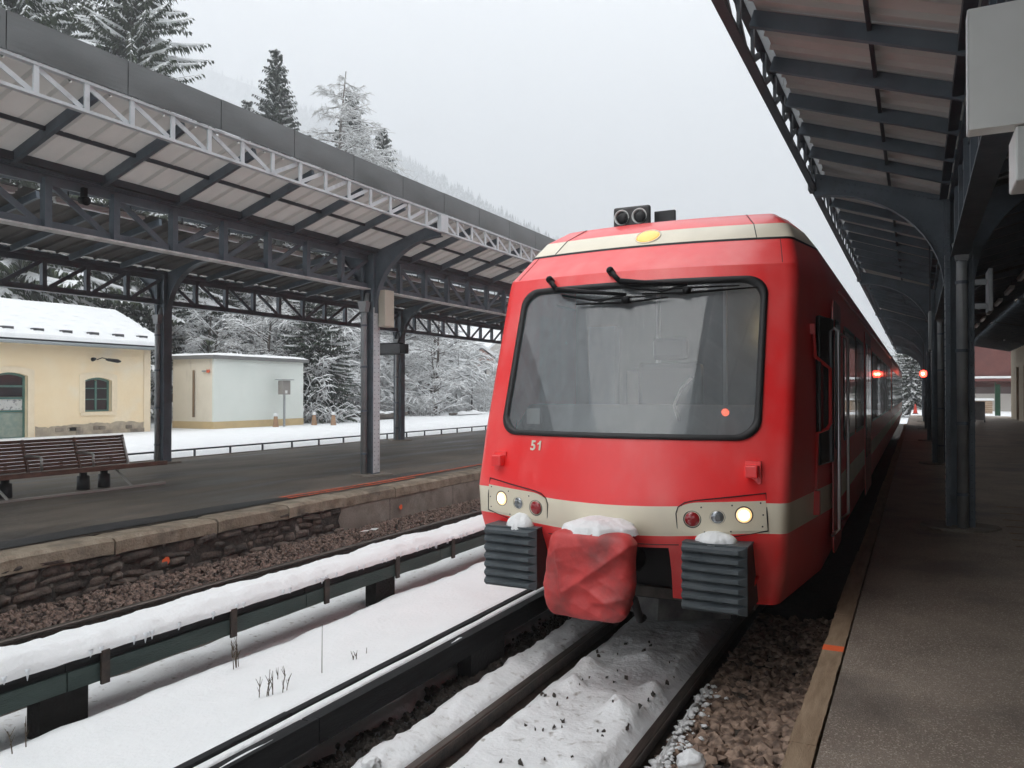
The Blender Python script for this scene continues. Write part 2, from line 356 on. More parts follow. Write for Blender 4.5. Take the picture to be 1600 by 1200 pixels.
strip('snow_in_far_track', SNOW, lambda y: -6.74, lambda y: -5.92, .5, 46, .15, 8, lambda u, y: -.07 + .02*N2(u*3, y*2, 22), -.2, 'snow between the rails of the far track')
def lump(name, x, y, z, r, label, mt, sq=.7):
    m = MB(); n = 14
    def fn(u, v):
        a = 2*math.pi*u; b = math.pi*(v - .5); p = Vector((math.cos(a)*math.cos(b), math.sin(a)*math.cos(b), math.sin(b)))
        q = 1 + .38*noise.noise(p*2.2 + Vector((x*9, y*9, 0))) + .16*noise.noise(p*6 + Vector((x*5, 1, y)))
        return (x + p.x*r*q, y + p.y*r*q, z + p.z*r*q*sq)
    m.grid(22, n, fn); return tag(m.build(name, mt, smooth=True), label, 'snow lump', 'snow lumps fallen beside the track')
lump('snow_lump', -1.17, 4.58, -.05, .085, 'dirty snow lump on the ballast nearest the train', SNOW_DIRTY)
lump('snow_lump', -1.25, 4.30, -.075, .055, 'small dirty snow lump touching the right rail', SNOW_DIRTY)
lump('snow_lump', -2.73, 3.62, .01, .05, 'small rounded snow lump on the strip left of the rail', SNOW_DIRTY)

# ---- rails
def rail(x, label, y0=-10, y1=70, parent=None):
    e = empty('rail', (x, 0, 0))
    prof = [(-.055,-.135),(.055,-.135),(.055,-.122),(.010,-.105),(.008,-.040),(.031,-.028),(.031,-.012),(-.031,-.012),(-.031,-.028),(-.008,-.040),(-.010,-.105),(-.055,-.122)]
    MB().prism(prof, 'y', y0, y1).build('rail_web', RAILSIDE, e, recalc=True)
    hp = [(-.031,-.0118),(.031,-.0118),(.031,-.006),(.024,0),(-.024,0),(-.031,-.006)]
    MB().prism(hp, 'y', y0, y1).build('rail_head', RAILTOP, e, recalc=True)
    tag(e, label, 'rail', 'running rails')
rail(-2.52, 'left running rail of the near track, bare dark steel in snow')
rail(-1.46, 'right running rail of the near track, beside the brown ballast')
rail(-6.86, 'dark rail of the far track nearest the stone platform wall')
rail(-5.80, 'rail of the far track hidden behind the snow-capped green boards')
SLEEP = mat('old_sleeper', (.05,.042,.036), .85, col2=(.10,.085,.07), scale=8, bump=.5)
sl_me = MB().box(-.95, .95, -.11, .11, -.30, -.135).mesh('sleeper', SLEEP)
for k in range(10): tag(inst('sleeper', sl_me, (XC, .6 + k*.68, 0)), 'wooden sleeper buried in snow under the near track', 'sleeper', 'sleepers of the near track')

# ---- near conductor rail with black cover boards
e = empty('conductor_rail_cover', (-3.1, 0, 0)); tag(e, 'black boarded conductor rail cover running beside the near track', 'rail cover')
y = -1.9
bm1 = MB().box(.075, .105, 0, 2.69, .11, .258).mesh('side_board', BOARD); bm2 = MB().box(-.03, .073, 0, 2.69, .205, .226).mesh('top_board', BOARD)
bm3 = MB().box(-.145, -.098, 0, 2.69, .05, .248).mesh('back_board', BOARD)
bm4 = MB().box(-.02, .10, -.27, .27, -.25, .108).mesh('support_block', mat('support_block_black', (.012,.012,.013), .7, bump=.6, bscale=30))
bm5 = MB().box(-.097, .074, -.03, .03, .228, .252).mesh('spacer', BOARD)
k = 0
while y < 46:
    inst('side_board', bm1, (0, y, .004*math.sin(k*3)), 0, e); inst('top_board', bm2, (.002*math.sin(k*5), y, 0), 0, e); inst('back_board', bm3, (0, y, .003*math.sin(k*2)), 0, e)
    inst('support_block', bm4, (0, y + 1.98, 0), 0, e)
    y += 2.7; k += 1
MB().box(-.045, -.005, -2, 46, .08, .18).build('contact_rail', RAILSIDE, e)
strip('snow_on_black_boards', SNOW, lambda y: -3.196 + .003*N1(y*5, 30), lambda y: -3.135 + .012*N1(y*1.6, 31) + .003*N1(y*9, 31), .5, 40, .06, 7, lambda u, y: .236 + .006*N2(u*2, y*2, 32), .20, 'thin line of snow lying between the black boards', edge=.012)
rs = random.Random(5)
for (y0, y1) in ((2.75, 3.22), (5.05, 5.2)):
    m = MB(); m.grid(8, 14, lambda u, v: (lerp(-3.08, -3.028 - .02*abs(v-.5), u), lerp(y0, y1, v), .227 + .022*math.sin(math.pi*u)*math.sin(math.pi*v)))
    tag(m.build('snow_patch', SNOW, smooth=True), 'short snow patch on the black board top %s' % ('nearest the camera' if y0 < 4 else 'close to the train'), 'snow patch', 'snow patches on the black boards')

# ---- far conductor rail, green boards under a thick snow cap
e = empty('conductor_rail_cover', (-4.95, 0, 0)); tag(e, 'green boarded conductor rail cover under a thick snow cap', 'rail cover')
g1 = MB().box(.15, .18, 0, 2.19, .20, .318).mesh('side_board', GREENBOARD); g2 = MB().box(-.26, .165, 0, 2.19, .382, .402).mesh('top_board', BOARD)
g3 = MB().box(.181, .20, -.030, .030, .175, .395).mesh('clamp', RAILSIDE)
g5 = MB().box(.130, .16, 0, 2.19, .319, .381).mesh('dark_gap_strip', BOARD)
g4 = MB().box(.02, .149, -.16, .16, -.2, .199).mesh('support_block', mat('support_block_dark', (.014,.013,.012), .85, spec=.2, bump=.6, bscale=30))
y = -1.2; k = 0
while y < 46:
    inst('side_board', g1, (0, y, .003*math.sin(k*3)), 0, e); inst('top_board', g2, (.002*math.sin(k*2), y, 0), 0, e); inst('dark_gap_strip', g5, (0, y, 0), 0, e)
    for j in (.25, 1.35): inst('clamp', g3, (0, y + j, 0), 0, e)
    inst('support_block', g4, (0, -.2 + 3.4*k, 0), 0, e)
    y += 2.2; k += 1
MB().box(-.05, -.01, -2, 46, .18, .27).build('contact_rail', RAILSIDE, e)
def captop(u, y):
    return .40 + (.085 + .040*N1(y*.8, 40) + .020*N1(y*2.6, 41))*(1 - (2*u-1)**4*.55) + .016*N2(u*5, y*7, 42) + .010*N2(u*14, y*18, 43)
strip('snow_cap_on_green_boards', SNOW, lambda y: -5.19 + .04*N1(y*1.3, 43), lambda y: -4.765 + .022*N1(y*2.1, 44) + .014*N1(y*9, 44) + .006*N1(y*30, 44), .3, 46, .035, 22, captop, .384, 'thick snow cap lying along the green boards', edge=.035)
ic = MB(); ri = random.Random(8)
for k in range(90):
    yy = ri.uniform(2.5, 16); L = ri.uniform(.008, .045)*ri.random(); xx = -4.765 + .022*N1(yy*2.1, 44) + .014*N1(yy*9, 44) + .006*N1(yy*30, 44) + .0; ic.tube([(xx, yy, .42), (xx, yy, .392), (xx, yy, .382 - L)], [.018, .011, .002], 6)
tag(ic.build('icicles', mat('ice', (.80,.84,.87), .2), smooth=True), 'tiny icicles hanging under the snow cap of the green boards', 'icicles', kind='stuff')

# ---- ballast stones
ico_v = []; t_ = (1 + 5**.5)/2
for a, b in ((-1, t_), (1, t_), (-1, -t_), (1, -t_)): ico_v.append(Vector((a, b, 0)).normalized())
for a, b in ((-1, t_), (1, t_), (-1, -t_), (1, -t_)): ico_v.append(Vector((0, a, b)).normalized())
for a, b in ((-1, t_), (1, t_), (-1, -t_), (1, -t_)): ico_v.append(Vector((b, 0, a)).normalized())
ico_v = [Vector(v) for v in [(-1,t_,0),(1,t_,0),(-1,-t_,0),(1,-t_,0),(0,-1,t_),(0,1,t_),(0,-1,-t_),(0,1,-t_),(t_,0,-1),(t_,0,1),(-t_,0,-1),(-t_,0,1)]]
ico_v = [v.normalized() for v in ico_v]
ico_f = [(0,11,5),(0,5,1),(0,1,7),(0,7,10),(0,10,11),(1,5,9),(5,11,4),(11,10,2),(10,7,6),(7,1,8),(3,9,4),(3,4,2),(3,2,6),(3,6,8),(3,8,9),(4,9,5),(2,4,11),(6,2,10),(8,6,7),(9,8,1)]
def stones(m, n, fx, fy, fz, rmin, rmax, rnd):
    for _ in range(n):
        y = fy(); x = fx(y); r = rnd.uniform(rmin, rmax); q = Matrix.Rotation(rnd.random()*6.3, 3, 'Z') @ Matrix.Rotation(rnd.uniform(-.6, .6), 3, 'X')
        s = Vector((rnd.uniform(.8, 1.35), rnd.uniform(.7, 1.1), rnd.uniform(.5, .85)))*r
        m.add([q @ Vector((v.x*s.x*rnd.uniform(.75, 1.2), v.y*s.y*rnd.uniform(.75, 1.2), v.z*s.z*rnd.uniform(.75, 1.2))) + Vector((x, y, fz(x, y) + rnd.uniform(-.012, .02))) for v in ico_v], ico_f)
rb = random.Random(21); m = MB()
stones(m, 2700, lambda y: rb.uniform(-1.40, -.50), lambda: rb.uniform(1.6, 8.2), lambda x, y: -.15 + .05*sm((x+1.0)/.5), .032, .062, rb)
tag(m.build('ballast', BALLAST), 'brown ballast stones between the rail and the platform edge', 'ballast', kind='stuff')
m = MB(); stones(m, 8500, lambda y: rb.uniform(-7.90, -6.95), lambda: 3.2 + 18*rb.random()**1.2, lambda x, y: -.14 + .06*sm((-7.15-x)/.7), .018, .036, rb)
tag(m.build('ballast', BALLAST_L), 'pinkish ballast stones along the foot of the stone platform wall', 'ballast', kind='stuff')
m = MB(); stones(m, 1500, lambda y: -3.02 + rb.gauss(0, .05), lambda: rb.uniform(1.3, 9), lambda x, y: -.075 + .03*N1(y*4, 91), .012, .034, rb)
tag(m.build('dark_clods', DIRT), 'dark earth clods in the trench beside the black boards', 'earth', kind='stuff')
m = MB(); stones(m, 75, lambda y: rb.uniform(-2.35, -1.6), lambda: rb.uniform(2.2, 6.5), lambda x, y: mid((x+2.45)/.92, y) + .004, .006, .017, rb)
tag(m.build('stone_chips', DIRT), 'dark stone chips scattered on the snow between the rails', 'stone chips', kind='stuff')

# ---- dry weeds standing in the snow between the tracks
WEED = mat('dry_weed', (.11,.085,.06), .9)
def weed(px, py, h, stems, label):
    x, y = at(px, py, .12); e = empty('weed', (x, y, .1)); r = random.Random(int(px))
    for i in range(stems):
        m = MB(); a, b = r.uniform(-.12, .12)*h, r.uniform(-.12, .12)*h; hh = h*r.uniform(.65, 1); ox = r.uniform(-.03, .03)*(stems > 1); oy = r.uniform(-.05, .05)*(stems > 1)
        m.tube([(ox, oy, 0), (ox + a*.3, oy + b*.3, hh*.5), (ox + a, oy + b, hh)], [.0035, .0028, .0018], 5)
        for j in range(3 if stems > 1 else 0):
            z0 = hh*r.uniform(.3, .9); an = r.random()*6.3; m.tube([(ox + a*.5, oy + b*.5, z0), (ox + a*.5 + .025*math.cos(an), oy + b*.5 + .025*math.sin(an), z0 + .05)], [.003, .001], 4)
        m.build('stem', WEED, e)
    tag(e, label, 'weed', 'dry weeds standing in the snow')
weed(372, 1038, .24, 5, 'bushy dry weed standing alone beside the green boards')
weed(408, 1092, .17, 2, 'dry weed stalk, leftmost of the small clump'); weed(421, 1088, .21, 2, 'taller dry weed stalk in the middle of the small clump'); weed(446, 1082, .17, 2, 'dry weed stalk, rightmost of the small clump'); weed(436, 1058, .09, 2, 'shortest dry weed at the back of the small clump')
weed(504, 1054, .40, 1, 'single tall thin stem rising from the snow'); weed(553, 1035, .10, 2, 'short weed tips close to the black boards'); weed(31, 1165, .16, 2, 'lone curled dry weed at the snow bank near the left edge'); weed(573,1020,.07,1,'tiny single weed tip right of the short weed tips')

# ================================================================ left island platform
lp = empty('island_platform', (0, 0, 0)); tag(lp, kind='structure')
LX0, LX1 = -16.0, -8.30
m = MB(); m.grid(40, 110, lambda u, v: (lerp(LX0, LX1, u), lerp(-9, 62, v), PZ + .012*N2(lerp(LX0,LX1,u)*.9, lerp(-9,62,v)*.5, 50)))
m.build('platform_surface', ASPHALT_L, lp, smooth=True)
MB().box(LX0 - .02, -7.985, -9, 62, -.3, .28).build('platform_core', MORTAR, lp)
MB().box(LX0 - .08, LX0 + .02, -9, 62, .2, PZ + .012).build('rear_edging', CONCRETE, lp)
rc = random.Random(12); y = -4.2
while y < 40:
    L = rc.uniform(1.25, 1.75) if y < 12 else rc.uniform(1.6, 2.2)
    m = MB(); dx, dz = rc.uniform(-.018, .018), rc.uniform(-.008, .008); n = int(L/.12)
    def cp(u, v, y=y, L=L, dx=dx, dz=dz):
        yy = y + .012 + (L - .024)*v; j = .012*N2(yy*3, u*9, 60) ; e_ = .012*(v < .01 or v > .99)
        P = [(LX1 + .05, .285), (LX1 + .0, PZ + .004), (-8.12, PZ + .010), (-7.975, PZ + .004), (-7.935, PZ - .03), (-7.94, .30), (-7.99, .285)]
        p = P[round(u*6)]; return (p[0] + dx*(u > .4) + j*(u > .3), yy, p[1] + dz*(u > .1) + .5*j - e_)
    m.grid(6, n, cp); m.add([cp(i/6, 0) for i in range(7)], [(6,5,4,3,2,1,0)]); m.add([cp(i/6, 1) for i in range(7)], [(0,1,2,3,4,5,6)])
    m.build('coping_stone', COPING, lp); y += L
# rubble wall below the coping: separate stones in courses, a concrete patch farther on
WY1 = 9.75
def stone_mesh(seed):
    r = random.Random(seed); m = MB(); n = 4
    def fn(u, v):
        ex = 1 - max(abs(2*u-1), abs(2*v-1))**5
        return (.005 + .042*ex*(1 + .5*N2(u*3, v*3, seed)), (u-.5)*(1 - .12*abs(2*v-1)**3 + .06*N1(v*4, seed)), (v-.5)*(1 - .14*abs(2*u-1)**3 + .06*N1(u*4, seed+.5)))
    m.grid(6, 5, fn); return m.mesh('stone', WALLSTONE, True)
SM = [stone_mesh(i+1) for i in range(9)]; zc = -.12
for row, hh in enumerate((.09, .115, .085, .12, .07)):
    y = 3.2 + rc.uniform(0, .2)
    while y < WY1 - .1:
        L = rc.uniform(.09, .46)
        if rc.random() > .07:
            o = inst('stone', SM[rc.randrange(9)], (-7.995, y + L/2, zc + hh/2 + rc.uniform(-.022, .022)), 0, lp, (rc.uniform(.5, 1.7), L - .015, (hh - .008)*rc.uniform(.7, 1.3)))
            o.rotation_euler = (rc.uniform(-.14, .14), 0, 0)
        y += L
    zc += hh
for (a, b) in ((WY1, 11.05), (11.065, 13.1), (13.115, 17), (17.02, 21)):
    m = MB(); m.grid(24, 6, lambda u, v: (-7.955 + .006*N2(u*9, v*4, a), lerp(a + (.10*N1(v*3, 3) if a == WY1 else 0), b, u), lerp(-.10, .286, v))); m.build('concrete_facing', CONCRETE, lp, smooth=True)
# tar patch, orange line, orange marks
def flat(name, mt, f0, f1, y0, y1, n, z, parent, ):
    m = MB(); m.grid(3, n, lambda u, v: (lerp(f0(lerp(y0,y1,v)), f1(lerp(y0,y1,v)), u), lerp(y0, y1, v), z + .012*N2(lerp(f0(lerp(y0,y1,v)), f1(lerp(y0,y1,v)), u)*.9, lerp(y0,y1,v)*.5, 50)))
    return m.build(name, mt, parent)
flat('tar_patch', PATCH, lambda y: -8.75 + .05*N1(y*1.2, 70) + .25*sm((y-8.0)/1.6), lambda y: -8.33 + .02*N1(y*3, 71) - .03*sm((y-8.0)/1.6), 3.0, 9.75, 60, PZ + .016, lp)
flat('orange_line', ORANGE, lambda y: -8.62 + .02*N1(y*3, 72), lambda y: -8.52 + .03*N1(y*4, 73), 9.1, 20, 60, PZ + .017, lp)
flat('orange_line', ORANGE, lambda y: -8.44 + .02*N1(y*3, 74), lambda y: -8.36 + .02*N1(y*4, 75), 9.1, 12.5, 40, PZ + .018, lp)
def splash(name, cx, cy, cz, r, par):
    m = MB(); n = 18; m.add([(cx, cy, cz)] + [(cx + .002*N1(k, 1), cy + math.cos(2*math.pi*k/n)*r*(1 + .35*N1(k*1.3, 4)), cz + math.sin(2*math.pi*k/n)*r*.8*(1 + .35*N1(k*1.7, 5))) for k in range(n)], [(0, k+1, (k+1) % n + 1) for k in range(n)])
    return m.build(name, ORANGE_B, par)
splash('orange_mark', -7.945, 6.55, .08, .055, lp); splash('orange_mark', -7.935, 11.35, .10, .05, lp)
# litter in the ballast
x, y = at(578, 829, .03); m = MB(); m.grid(10, 4, lambda u, v: (x - .07 + .14*v + .01*N2(u*4, v*4, 3), y - .14 + .28*u, .03 + .03*math.sin(u*7)*.4 + .02*v), 0)
o = m.build('litter', mat('litter_carton', (.70,.70,.68), .6, col2=(.65,.12,.08), scale=9, lo=.6, hi=.64)); tag(o, 'crumpled white carton lying in the ballast by the wall', 'litter')
# low rail along the back of the platform
e = empty('low_rail_fence', (-16.12, 0, .45)); tag(e, 'low dark pipe rail along the back of the island platform', 'fence')
MB().tube([(0, -9, .20), (0, 62, .20)], .022, 8).build('top_rail', STEEL_D, e, smooth=True)
pm = MB().box(-.02, .02, -.02, .02, -.1, .2).mesh('post', STEEL_D)
y = 6.0
while y < 40: inst('post', pm, (0, y, 0), 0, e); y += 1.16

# ================================================================ right platform
rp = empty('station_platform', (0, 0, 0)); tag(rp, kind='structure')
m = MB(); m.grid(30, 120, lambda u, v: (lerp(-.40, 5.4, u), lerp(-9, 61, v), PZ + .006*N2(lerp(-.4,5.4,u)*1.2, lerp(-9,61,v)*.7, 80)))
m.build('platform_surface', ASPHALT, rp, smooth=True)
MB().box(-.40, 5.4, -9, 61, -.3, PZ - .02).build('platform_core', CONCRETE, rp)
MB().box(-.47, -.405, -9, 61, -.3, .34).build('platform_face', mat('platform_face_stone', (.07,.06,.05), .85, col2=(.13,.11,.09), scale=6, bump=.8), rp)
y = -3.2; k = 0
while y < 44:
    L = 2.35 + .2*math.sin(k*2.1); m = MB(); dx = .008*math.sin(k*4.2)
    m.grid(1, 30, lambda u, v: (-.532 + dx + .008*N1((y+L*v)*5, 82) + u*0, y + L*v, .345 + u*(PZ + .006 - .345)))
    m.grid(1, 30, lambda u, v: (lerp(-.532 + dx + .008*N1((y+L*v)*5, 82), -.412 + .006*N1((y+L*v)*7, 83), u), y + L*v, PZ + .006))
    m.grid(1, 30, lambda u, v: (-.412 + .006*N1((y+L*v)*7, 83), y + L*v, lerp(PZ + .006, .345, u)))
    m.add([(-.532+dx, y, .345), (-.412, y, .345), (-.412, y, PZ+.006), (-.532+dx, y, PZ+.006)], [(0,1,2,3)])
    m.build('edge_board', EDGEWOOD, rp); y += L + .006; k += 1
x, y = at(1290, 1012, PZ); MB().box(-.533, -.411, y - .05, y + .05, PZ - .03, PZ + .0105).build('orange_mark', ORANGE_B, rp)
STRIPE = mat('worn_yellow_paint', (.42,.27,.14), .7, col2=(.16,.12,.09), scale=14)
for k in range(7):
    x0, y0 = at(1556 + k*5, 793 + k*10.5, PZ); m = MB(); m.grid(6, 1, lambda u, v: (x0 + .9*u, y0 + .07*v, PZ + .012)); m.build('warning_stripe', STRIPE, rp)
for X in (.46,):
    pass

# ================================================================ platform canopies
def canopy(name, label, rows, BAY, yA, nb, dz, vis, edges, roofprof, raft_n, post_n, tdir, fascia_mat, edge_mat, cols_skip=()):
    """rows: list of (x, inner side sign, has track-side bracket); edges: list of (x_edge, x_row); all parts hang on one Empty"""
    root = empty(name, (0, 0, 0)); tag(root, label, 'canopy')
    ZG0, ZG1 = 4.08 + dz, 4.76 + dz
    ys = [yA + BAY*k for k in range(nb + 1)]
    # ---- columns
    def colmesh(s):
        m = MB()
        m.box(-.15, -.135, -.11, .11, 0, ZG1 - PZ); m.box(.135, .15, -.11, .11, 0, ZG1 - PZ); m.box(-.134, .134, -.008, .008, 0, ZG1 - PZ)
        for y0 in (-.105, .065): m.box(-.134, -.095, y0, y0 + .04, 0, ZG1 - PZ); m.box(.095, .134, y0, y0 + .04, 0, ZG1 - PZ)
        return m.mesh('column', STEEL)
    cm = {1: colmesh(1), -1: colmesh(-1)}
    rv = MB()
    for k in range(44):
        z = .12 + k*.085
        for sx in (-1, 1):
            for yy in (-.06, .06):
                rv.lathe((sx*.15, yy, z), (sx, 0, 0), [(0, .011), (.006, .009), (.009, .004)], 6)
    for k in range(40):
        z = .12 + k*.09
        for sx in (-1, 1):
            rv.lathe((sx*.115, -.106, z), (0, -1, 0), [(0, .010), (.005, .008), (.008, .003)], 6)
    rvm = rv.mesh('rivets', STEEL, True)
    basem = MB().prism([(.42*math.cos(a)*(1+.1*math.sin(3*a)), .36*math.sin(a)) for a in [2*math.pi*i/12 for i in range(12)]], 'z', -.02, .028).mesh('footing', CONCRETE)
    stm = MB().box(.1502, .1512, -.105, .105, .05, 3.25).mesh('cover_plate', STEEL_L)
    # bracket web: curve from the column to the tip
    def bracket(sgn, reach, rise):
        m = MB(); n = 14; z0 = 3.60 + dz; tipz = ZG1 + .36 - .03; bot = []; top = []
        for i in range(n + 1):
            t = i/n; a = t*math.pi/2
            bx = .15 + (reach - .15)*(1 - math.cos(a))**1.0; bz = z0 + (tipz - .10 - z0)*math.sin(a)**.92
            bz = max(bz, z0); bot.append((bx, bz))
        for i in range(n + 1):
            bx = bot[i][0]; top.append((bx, max(bot[i][1] + .09, ZG1 + .02 + rise*(bx/reach))))
        for yy in (-.012, .012):
            vs_ = [(sgn*p[0], yy, p[1]) for p in bot] + [(sgn*p[0], yy, p[1]) for p in top]
            fs = [(i, i+1, n+2+i, n+1+i) for i in range(n)]
            m.add(vs_, fs if (yy < 0) == (sgn > 0) else [tuple(reversed(f)) for f in fs])
        fl = MB()
        fl.add([(sgn*p[0], yy, p[1] - .012) for yy in (-.07, .07) for p in bot], [(i, i+1, n+2+i, n+1+i) for i in range(n)])
        fl.add([(sgn*p[0], yy, p[1] + .002) for yy in (-.07, .07) for p in bot], [(i, i+1, n+2+i, n+1+i) for i in range(n)])
        for yy in (-.07, .07): fl.add([(sgn*p[0], yy, p[1] + q) for q in (-.012, .002) for p in bot], [(i, i+1, n+2+i, n+1+i) for i in range(n)])
        r2 = MB()
        for i in range(0, n):
            for q in (0, .5):
                bx, bz = lerp(bot[i][0], bot[i+1][0], q), lerp(bot[i][1], bot[i+1][1], q)
                r2.lathe((sgn*(bx - .035), -.012, bz + .05), (0, -1, 0), [(0, .012), (.006, .010), (.01, .004)], 6)
                tx, tz = lerp(top[i][0], top[i+1][0], q), lerp(top[i][1], top[i+1][1], q)
                if tz - bz > .2: r2.lathe((sgn*tx, -.012, tz - .06), (0, -1, 0), [(0, .012), (.006, .010), (.01, .004)], 6)
        return m.mesh('bracket', STEEL), fl.mesh('bracket_flange', STEEL), r2.mesh('rivets', STEEL, True)
    hopm = MB(); hopm.add([(-.10,-.08,0),(.10,-.08,0),(.10,.08,0),(-.10,.08,0),(-.065,-.06,-.20),(.065,-.06,-.20),(.065,.06,-.20),(-.065,.06,-.20)], [(0,1,2,3),(7,6,5,4),(0,4,5,1),(1,5,6,2),(2,6,7,3),(3,7,4,0)])
    hopm = hopm.mesh('hopper', PIPE)
    for (xr, sg, reach, rise, inreach, inrise) in rows:
        bmT = bracket(sg, reach, rise); bmI = bracket(-sg, inreach, inrise)
        ppm = MB(); px_ = xr and 0; ppm.tube([(0, -.17, .02), (0, -.17, 3.05), (0, -.17, 3.15)], .058, 12); ppm.tube([(0, -.17, 3.33), (0, -.17, 3.62 + dz - PZ), (0, -.05, 4.0 + dz - PZ)], .05, 10)
        ppm = ppm.mesh('downpipe', PIPE, True)
        clm = MB().lathe((0, -.17, 0), (0, 0, 1), [(-.018, .064), (-.018, .07), (.018, .07), (.018, .064)], 12).mesh('pipe_clamp', STEEL)
        for i, y in enumerate(ys):
            c = inst('column', cm[1], (xr, y, PZ), 0, root)
            near = vis[0] - 1 <= y <= vis[1] + 1
            if near:
                tag(inst('rivets', rvm, (0, 0, 0), 0, c), kind='stuff')
                o = inst('cover_plate', stm, (0, 0, 0), 0, c); o.scale = (sg, 1, 1)
            inst('footing', basem, (xr, y, PZ), 0, root)
            if y < vis[1] + 22:
                p = inst('downpipe', ppm, (xr - .02*sg, y, PZ), 0, root); inst('hopper', hopm, (0, -.17, 3.36), 0, p)
                for zc in (.42, 1.25, 2.1, 2.9): inst('pipe_clamp', clm, (0, 0, zc), 0, p)
            b = inst('bracket', bmT[0], (xr, y, 0), 0, root); inst('flange', bmT[1], (0,0,0), 0, b)
            if near: tag(inst('rivets', bmT[2], (0,0,0), 0, b), kind='stuff')
            b = inst('bracket', bmI[0], (xr, y, 0), 0, root); inst('flange', bmI[1], (0,0,0), 0, b)
    # ---- longitudinal lattice girders between the columns
    dp = BAY/post_n
    gp = MB().box(-.05, .05, -.045, .045, ZG0 + .0, ZG1 - .06).mesh('girder_post', STEEL)
    gd = {}
    for s in (1, -1):
        m = MB(); m.bar((0, -s*dp*.42, ZG1 - .10), (0, s*dp*.42, ZG0 + .07), .075, .03, up=(1,0,0)); gd[s] = m.mesh('girder_diagonal', STEEL)
    for (xr, sg, *_r) in rows:
        for i in range(nb):
            y0, y1 = ys[i] + .11, ys[i+1] - .11
            g = MB(); g.box(-.075, .075, y0, y1, ZG1 - .012, ZG1); g.box(-.012, .012, y0, y1, ZG1 - .13, ZG1 - .013); g.box(-.05, -.013, y0, y1, ZG1 - .125, ZG1 - .06)
            g.box(-.012, .012, y0, y1, ZG0 + .012, ZG0 + .11)
            seen = ys[i] < vis[1] and ys[i+1] > vis[0]
            go = g.build('girder', STEEL, root); go.location = (xr, 0, 0)
            MB().box(-.09, .09, y0, y1, ZG0 - .012, ZG0 + .0115).build('bottom_flange', WHITEFLANGE if sg == tdir else STEEL, go)
            rest = MB()
            for k in range(1, post_n):
                y = ys[i] + dp*k
                if seen: inst('girder_post', gp, (.03*sg, y, 0), 0, go)
                else: rest.box(-.05, .05, y - .045, y + .045, ZG0, ZG1 - .06)
            for k in range(post_n):
                y = ys[i] + dp*(k + .5); s = 1 if k < post_n/2 else -1
                if seen: inst('girder_diagonal', gd[s], (-.02*sg, y, 0), 0, go)
                else: rest.bar((0, y - s*dp*.42, ZG1 - .1), (0, y + s*dp*.42, ZG0 + .07), .075, .03, up=(1,0,0))
            if rest.v: tag(rest.build('girder_lattice', STEEL, go), kind='stuff')
    # ---- edge trusses with fascia
    for (xe, zt, sg, emat, isvis) in edges:
        z1 = zt + dz; z0 = z1 - .34; n = 17; de = BAY/n
        tp = MB().box(-.012, .012, -.028, .028, z0 + .035, z1 - .03).mesh('truss_post', emat)
        td = {}
        for s in (1, -1):
            m = MB(); m.bar((0, -s*de*.44, z1 - .045), (0, s*de*.44, z0 + .05), .055, .014, up=(1,0,0)); td[s] = m.mesh('truss_diagonal', emat)
        for i in range(nb):
            t = MB(); y0, y1 = ys[i] + .004, ys[i+1] - .004
            t.box(-.035, .035, y0, y1, z0, z0 + .034); t.box(-.035, .035, y0, y1, z1 - .03, z1)
            to = t.build('edge_truss', emat, root); to.location = (xe, 0, 0); seen = isvis and ys[i] < vis[1] and ys[i+1] > vis[0]
            rest = MB()
            for k in range(1, n):
                if seen: inst('truss_post', tp, (.015, ys[i] + de*k, 0), 0, to)
                else: rest.box(-.012, .012, ys[i] + de*k - .028, ys[i] + de*k + .028, z0 + .035, z1 - .03)
            for k in range(n):
                s = 1 if k < n/2 else -1; y = ys[i] + de*(k + .5)
                if seen: inst('truss_diagonal', td[s], (-.012, y, 0), 0, to)
                else: rest.bar((0, y - s*de*.44, z1 - .045), (0, y + s*de*.44, z0 + .05), .055, .014, up=(1,0,0))
            if rest.v: tag(rest.build('truss_lattice', emat, to), kind='stuff')
            jp = MB().box(-.045, .045, ys[i] - .12, ys[i] + .12, z0 - .002, z1 - .028).build('joint_plate', emat, root); jp.location = (xe + .02*sg, 0, 0)
        nf = 7*nb; df = BAY/7
        fmx = MB(); H = .38
        fmx.grid(4, 8, lambda u, v: (sg*(.05 + .012*math.sin(math.pi*v)*math.sin(math.pi*u)), (u - .5)*(df - .012), z1 + .012 + H*v))
        fmx.add([(sg*.05, -(df-.012)/2, z1+.012), (sg*.05, (df-.012)/2, z1+.012), (sg*.05, (df-.012)/2, z1+.012+H), (sg*.05, -(df-.012)/2, z1+.012+H),
                 (sg*.02, -(df-.012)/2, z1+.012), (sg*.02, (df-.012)/2, z1+.012), (-sg*.05, (df-.012)/2, z1+.012+H), (-sg*.05, -(df-.012)/2, z1+.012+H)], [(0,1,5,4),(2,3,7,6),(1,2,6,5),(0,4,7,3),(4,5,6,7)])
        fmx = fmx.mesh('fascia_panel', fascia_mat)
        for k in range(nf):
            o = inst('fascia_panel', fmx, (xe, ys[0] + df*(k + .5), .003*math.sin(k*7.7)), 0, root)
